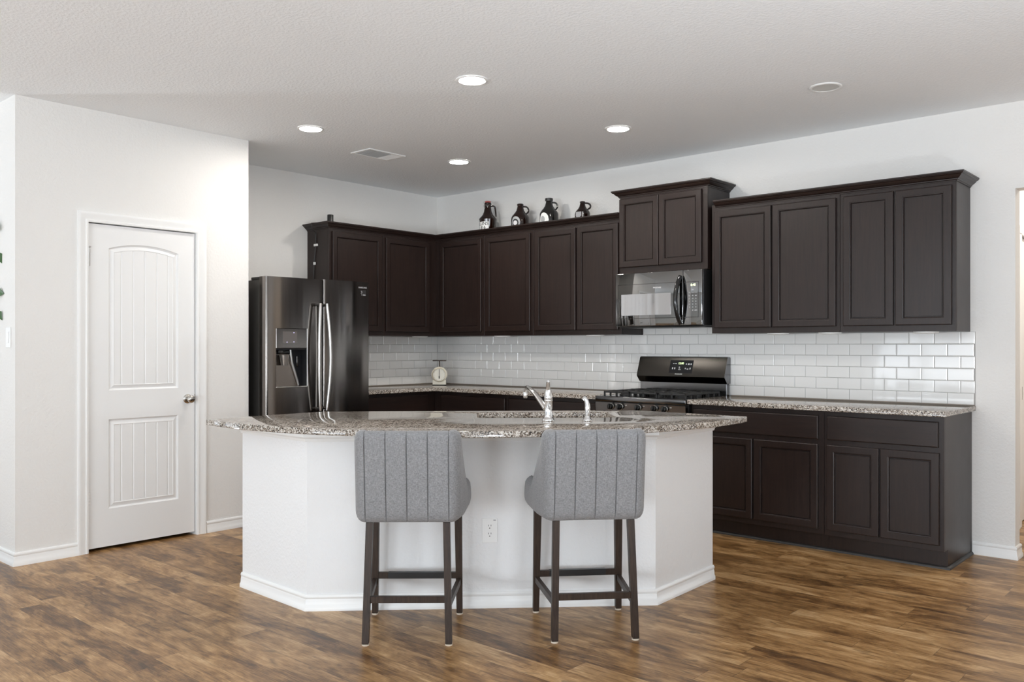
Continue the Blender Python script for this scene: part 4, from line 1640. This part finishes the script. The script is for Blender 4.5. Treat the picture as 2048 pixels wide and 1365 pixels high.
# under-cabinet puck lights
def puck(x, y, label):
    o = MB().lathe([(0, -0.0125), (0.060, -0.0125), (0.072, -0.008), (0.073, -0.0005), (0, -0.0005)], 36).build('puck_light', M_PLASTIC, None, True, 40, loc=(x, y, UZ0))
    return tag(o, label, 'under-cabinet light', 'under-cabinet puck lights')


def colx(px, y):
    t_ = (px - 1024) / 1720.17
    dx, dy = cos(YAW) * t_ - sin(YAW), sin(YAW) * t_ + cos(YAW)
    return CAMX + dx * (y - CAMY) / dy


PY = -0.21
puck(1.060, PY, 'white puck light under the one-door cabinet second from the corner')
puck(2.075, PY, 'white puck light under the cabinet just left of the microwave')
puck(3.625, PY, 'white puck light under the middle of the cabinet just right of the microwave')
puck(3.985, PY, 'white puck light under the right end of the cabinet right of the microwave')
puck(4.580, PY, 'white puck light under the cabinet at the far right end')
puck(0.205, -0.42, 'white puck light under the left-wall cabinet by the corner')


# growlers
def growler(x, y, h, r, style, label, glass, handle_z):
    t = thing('growler_bottle', label, 'bottle', (x, y, UZ1), 0.785, 'brown growler jugs on the cabinet tops')
    zc = h
    if style == 'swing':
        prof = [(0, 0), (r * 0.92, 0), (r * 0.95, 0.01), (r * 0.95, h * 0.40), (r, h * 0.44), (r, h * 0.47), (r * 0.9, h * 0.50), (r * 0.62, h * 0.58), (r * 0.45, h * 0.68),
                (r * 0.37, h * 0.80), (r * 0.36, h * 0.88), (r * 0.40, h * 0.89), (r * 0.40, h * 0.93), (r * 0.36, h * 0.945), (0, h * 0.945)]
    else:
        prof = [(0, 0), (r * 0.94, 0), (r, 0.012), (r, h * 0.44), (r * 0.97, h * 0.50), (r * 0.86, h * 0.57), (r * 0.62, h * 0.66), (r * 0.44, h * 0.75), (r * 0.36, h * 0.84),
                (r * 0.30, h * 0.93), (r * 0.36, h * 0.935), (r * 0.36, h * 0.985), (r * 0.31, h), (0, h)]
    MB().lathe(prof, 36).build('jug', glass, t, True, 50)
    hz0, hz1 = handle_z
    hp = []
    nr = r * 0.36
    # ear handle on the +x side (right as seen from the room)
    for i in range(15):
        q = i / 14
        a = pi * 0.5 - pi * q * 0.86
        cx_ = nr + 0.004
        hp.append((cx_ + 0.040 * cos(a) ** 0.8 if cos(a) > 0 else cx_, 0, (hz0 + hz1) / 2 + (hz1 - hz0) / 2 * sin(a)))
    hp[0] = (nr - 0.004, 0, hz1)
    if style == 'swing':
        hp = [(nr - 0.004, 0, hz1), (nr + 0.018, 0, hz1 + 0.006), (nr + 0.034, 0, hz1 - 0.004), (nr + 0.039, 0, hz1 - 0.025), (nr + 0.043, 0, hz0 + 0.03), (nr + 0.046, 0, hz0)]
    else:
        hp += [(r * 0.70, 0, hz0 - 0.004)]
    MB().tube(hp, [0.0075] * (len(hp) - 1) + [0.005], 10).build('handle', glass, t, True, 60)
    return t


def curved_label(t, r, z0, z1, a0, a1, mat, name='label_patch', dz=None, n=16):
    m = MB()
    for i in range(n):
        a, b = a0 + (a1 - a0) * i / n, a0 + (a1 - a0) * (i + 1) / n
        if dz:
            za0, za1 = dz(i / n)
            zb0, zb1 = dz((i + 1) / n)
        else:
            za0, za1, zb0, zb1 = z0, z1, z0, z1
        rr = r + 0.0006
        m.poly([(rr * cos(a), rr * sin(a), za0), (rr * cos(b), rr * sin(b), zb0), (rr * cos(b), rr * sin(b), zb1), (rr * cos(a), rr * sin(a), za1)])
    bmesh.ops.remove_doubles(m.bm, verts=m.bm.verts, dist=0.00001)
    return m.build(name, mat, t, True, 60)


GY = -0.17
FR = radians(-110)          # local direction that faces the camera
g1 = growler(0.845, GY, 0.307, 0.080, 'swing', 'tall brown swing-top growler jug, leftmost on the cabinets', M_AMBER, (0.165, 0.258))
curved_label(g1, 0.076, 0.020, 0.112, FR - 0.95, FR + 0.42, M_PAPER)
def wrap_text(s, size, t, r, z, ang, mat):
    o = text(s, size, mat, t, FRONT, 'label_lettering', 0.0)
    for v in o.data.vertices:
        a = FR + ang + v.co.x / r
        rr = r + 0.0012
        v.co = (rr * cos(a), rr * sin(a), v.co.z + z)
    return o
wrap_text('LUNS', 0.042, g1, 0.076, 0.093, -0.28, M_INK)
wrap_text('8 6', 0.040, g1, 0.076, 0.058, -0.28, M_INK)
cp = MB().lathe([(0.0, 0.291), (0.026, 0.291), (0.028, 0.297), (0.024, 0.305), (0.0, 0.307)], 20).build('stopper', M_REDCAP, g1, True, 40)
wr = MB()
for s in (-1, 1):
    wr.tube([(s * 0.030, -0.004, 0.262), (s * 0.040, -0.01, 0.276), (s * 0.036, -0.004, 0.302), (s * 0.02, 0, 0.304)], 0.0028, 8)
wr.tube([(-0.030, -0.026, 0.235), (-0.038, -0.02, 0.262), (-0.030, -0.004, 0.268)], 0.0028, 8)
wr.lathe([(0.0325, 0.266), (0.0345, 0.268), (0.0325, 0.270)], 24, cap=False)
wr.build('wire_bail', M_STEEL, g1, True, 50)
g2 = growler(1.235, GY, 0.238, 0.080, 'jug', 'open brown growler jug with a round grey emblem, second from the left on the cabinets', M_AMBER, (0.150, 0.215))
disk = lambda zc, hr: (lambda q: (zc - hr * sqrt(max(0.0, 1 - (2 * q - 1) ** 2)), zc + hr * sqrt(max(0.0, 1 - (2 * q - 1) ** 2))))
curved_label(g2, 0.080, 0, 0, FR - 0.82, FR + 0.28, M_PRINTG, dz=disk(0.070, 0.050))
curved_label(g2, 0.0806, 0, 0, FR - 0.68, FR + 0.10, M_INK, 'emblem', dz=disk(0.064, 0.034))
curved_label(g2, 0.0812, 0, 0, FR - 0.55, FR - 0.05, M_PRINT, 'emblem', dz=disk(0.064, 0.020))
g3 = growler(1.560, GY, 0.246, 0.080, 'jug', 'black growler jug with a screw cap and large white round label', M_BLACKGLASS, (0.150, 0.215))
curved_label(g3, 0.080, 0, 0, FR - 0.95, FR + 0.22, M_PAPER, dz=disk(0.058, 0.062))
curved_label(g3, 0.0806, 0, 0, FR - 0.80, FR - 0.20, M_PRINTG, 'emblem', dz=disk(0.062, 0.030))
MB().lathe([(0.0, 0.226), (0.033, 0.226), (0.034, 0.232), (0.034, 0.248), (0.031, 0.2505), (0, 0.2505)], 28).build('cap', M_SATINB, g3, True, 40)
g4_ = growler(1.916, GY, 0.184, 0.063, 'jug', 'smallest brown growler jug, rightmost on the cabinets beside the raised cabinet', M_AMBER, (0.120, 0.170))
curved_label(g4_, 0.063, 0, 0, FR - 0.85, FR + 0.05, M_PRINTG, dz=lambda q: (0.062 - 0.034 * (1 - abs(2 * q - 1)), 0.092))
curved_label(g4_, 0.063, 0.050, 0.092, FR + 0.17, FR + 0.30, M_PRINTG, 'emblem')

# black cylinder on the left cabinet top
t = thing('black_canister', 'small upright black cylinder on top of the left cabinet', 'canister', (0.20, -1.430, UZ1 + 0.0005))
MB().lathe([(0, 0), (0.026, 0), (0.026, 0.100), (0.0245, 0.104), (0, 0.104)], 28).build('shell', M_SATINB, t, True, 40)
MB().lathe([(0, 0), (0.0045, 0), (0.0045, 0.001), (0, 0.001)], 12, T(0.0135, -0.0225, 0.045) @ R(-0.55, 'Z') @ R(pi / 2, 'X')).build('indicator', M_PRINT, t)

# cable clipped to the cabinet side
t = thing('power_cable', 'thin black cable clipped down the open side of the left wall cabinet', 'cable', (0.12, -1.5235, 1.9))
MB().tube([(0.035, 0.05, 0.4175), (0.03, -0.01, 0.4175), (0.022, -0.058, 0.410), (0.018, -0.056, 0.36), (0.014, -0.006, 0.33), (0.008, -0.005, 0.29), (0.012, -0.006, 0.24), (-0.002, -0.005, 0.16), (-0.012, -0.006, 0.08),
           (-0.018, -0.005, 0.02), (-0.022, -0.006, -0.05), (-0.02, -0.005, -0.105)], 0.0035, 8).build('cord', M_SATINB, t, True, 60)
MB().box((-0.012, -0.0105, 0.222), (0.038, -0.0002, 0.240), 0.001, 1).build('tape_clip', M_PAPER, t)
MB().box((-0.018, -0.0105, 0.065), (0.004, -0.0002, 0.088), 0.001, 1).build('tape_clip', M_PAPER, t)


# kitchen scale
def scale():
    t = thing('kitchen_scale', 'cream vintage dial kitchen scale on the corner countertop', 'scale', (0.318, -0.272, ZC), radians(43))
    b = MB()
    # rounded drum body with foot, dial facing local -y
    b.lathe([(0, 0.0), (0.064, 0.0), (0.074, 0.006), (0.076, 0.014), (0.076, 0.07), (0.070, 0.078), (0, 0.078)], 40, T(0, 0.036, 0.098) @ R(pi / 2, 'X'))
    b.prism([(-0.062, -0.040), (0.062, -0.040), (0.062, 0.036), (-0.062, 0.036)], 0.006, 0.050)
    b.build('housing', M_CREAM, t, True, 40)
    MB().box((-0.066, -0.044, 0.0005), (0.066, 0.040, 0.006), 0.002, 1).build('foot', M_SATINB, t)
    MB().lathe([(0.058, 0.0), (0.066, 0.0), (0.066, 0.006), (0.060, 0.008), (0.058, 0.004), (0.058, 0.0)], 40, T(0, -0.0405, 0.098) @ R(pi / 2, 'X'), cap=False).build('bezel', Mat('aged_brass_rim', (0.62, 0.55, 0.42, 1), 0.35, 0.6).m, t, True, 40)
    MB().lathe([(0, 0.0), (0.0585, 0.0), (0.0585, 0.0015), (0, 0.0015)], 40, T(0, -0.0424, 0.098) @ R(pi / 2, 'X')).build('dial', Mat('dial_paper', (0.80, 0.78, 0.70, 1), 0.4).m, t, True, 40)
    tk = MB()
    for i in range(60):
        a = 2 * pi * i / 60
        ln = 0.007 if i % 5 == 0 else 0.004
        tk.box((-0.0005, -0.0452, 0.0545 - ln), (0.0005, -0.0444, 0.0545), 0, 1, T(0, 0, 0.098) @ R(a, 'Y'))
    tk.build('dial_ticks', M_INK, t)
    MB().box((-0.0022, -0.0475, -0.036), (0.0022, -0.0465, 0.052), 0, 1, T(0, 0, 0.098)).box((-0.0045, -0.0475, -0.036), (0.0045, -0.0465, -0.012), 0, 1, T(0, 0, 0.098)).build('pointer', M_INK, t)
    MB().box((-0.006, -0.006, 0.170), (0.006, 0.006, 0.226), 0, 1).build('stem', M_BRONZE, t)
    MB().box((-0.062, -0.050, 0.226), (0.062, 0.050, 0.234), 0.003, 2).build('platform', M_BRONZE, t, True, 40)


scale()

# light switch on the living room wall
t = thing('light_switch', 'white rocker light switch plate on the far left wall', 'switch', (0.615, YP0, 1.330))
MB().box((-0.036, -0.006, -0.060), (0.036, -0.0003, 0.060), 0.002).build('cover_plate', M_PLASTIC, t)
MB().box((-0.016, -0.010, -0.033), (0.016, -0.0058, 0.033), 0.002).build('rocker', M_PLASTIC, t)


# ivy garland hanging just inside the left edge
def ivy():
    t = thing('ivy_garland', 'green ivy garland hanging on the far left wall at the picture edge', 'garland', (0.440, YP0, 1.95))
    st = [(0, -0.01, 0.2)]
    for i in range(1, 20):
        st.append((0.012 * sin(i * 1.3) - 0.012, -0.012 - 0.004 * (i % 2), 0.2 - 0.04 * i))
    MB().tube(st, 0.002, 6).build('stem', M_STEMG, t, True, 60)
    def leaf(px, pz, size, rot, tilt):
        m = MB()
        out = [(0, 0), (0.18, 0.02), (0.42, 0.30), (0.34, 0.45), (0.22, 0.62), (0.0, 1.0), (-0.22, 0.62), (-0.34, 0.45), (-0.42, 0.30), (-0.18, 0.02)]
        MX = T(px, -0.022, pz) @ R(tilt, 'Z') @ R(rot, 'Y')
        c = m.bm.verts.new(MX @ Vector((0, 0.004, 0.45 * size)))
        vs = [m.bm.verts.new(MX @ Vector((a * size, -0.004 * abs(a), b * size))) for a, b in out]
        for i in range(len(vs)):
            m.bm.faces.new((vs[i], vs[(i + 1) % len(vs)], c))
        o = m.build('leaf', M_LEAF, t)
        sm = o.modifiers.new('thickness', 'SOLIDIFY')
        sm.thickness = 0.0012
    for px, pz, sz, rot, tl in ((0.045, -0.115, 0.07, 2.7, 0.9), (0.030, -0.345, 0.075, 1.75, 0.3), (0.045, -0.465, 0.065, 2.5, 0.5),
                                (-0.03, -0.05, 0.07, -2.0, 0.3), (-0.04, -0.2, 0.07, -2.2, -0.3), (-0.035, -0.30, 0.065, -1.8, 0.2), (-0.03, -0.42, 0.07, -2.3, 0.1), (0.01, 0.06, 0.07, 2.2, 0.0)):
        leaf(px, pz, sz, rot, tl)


ivy()
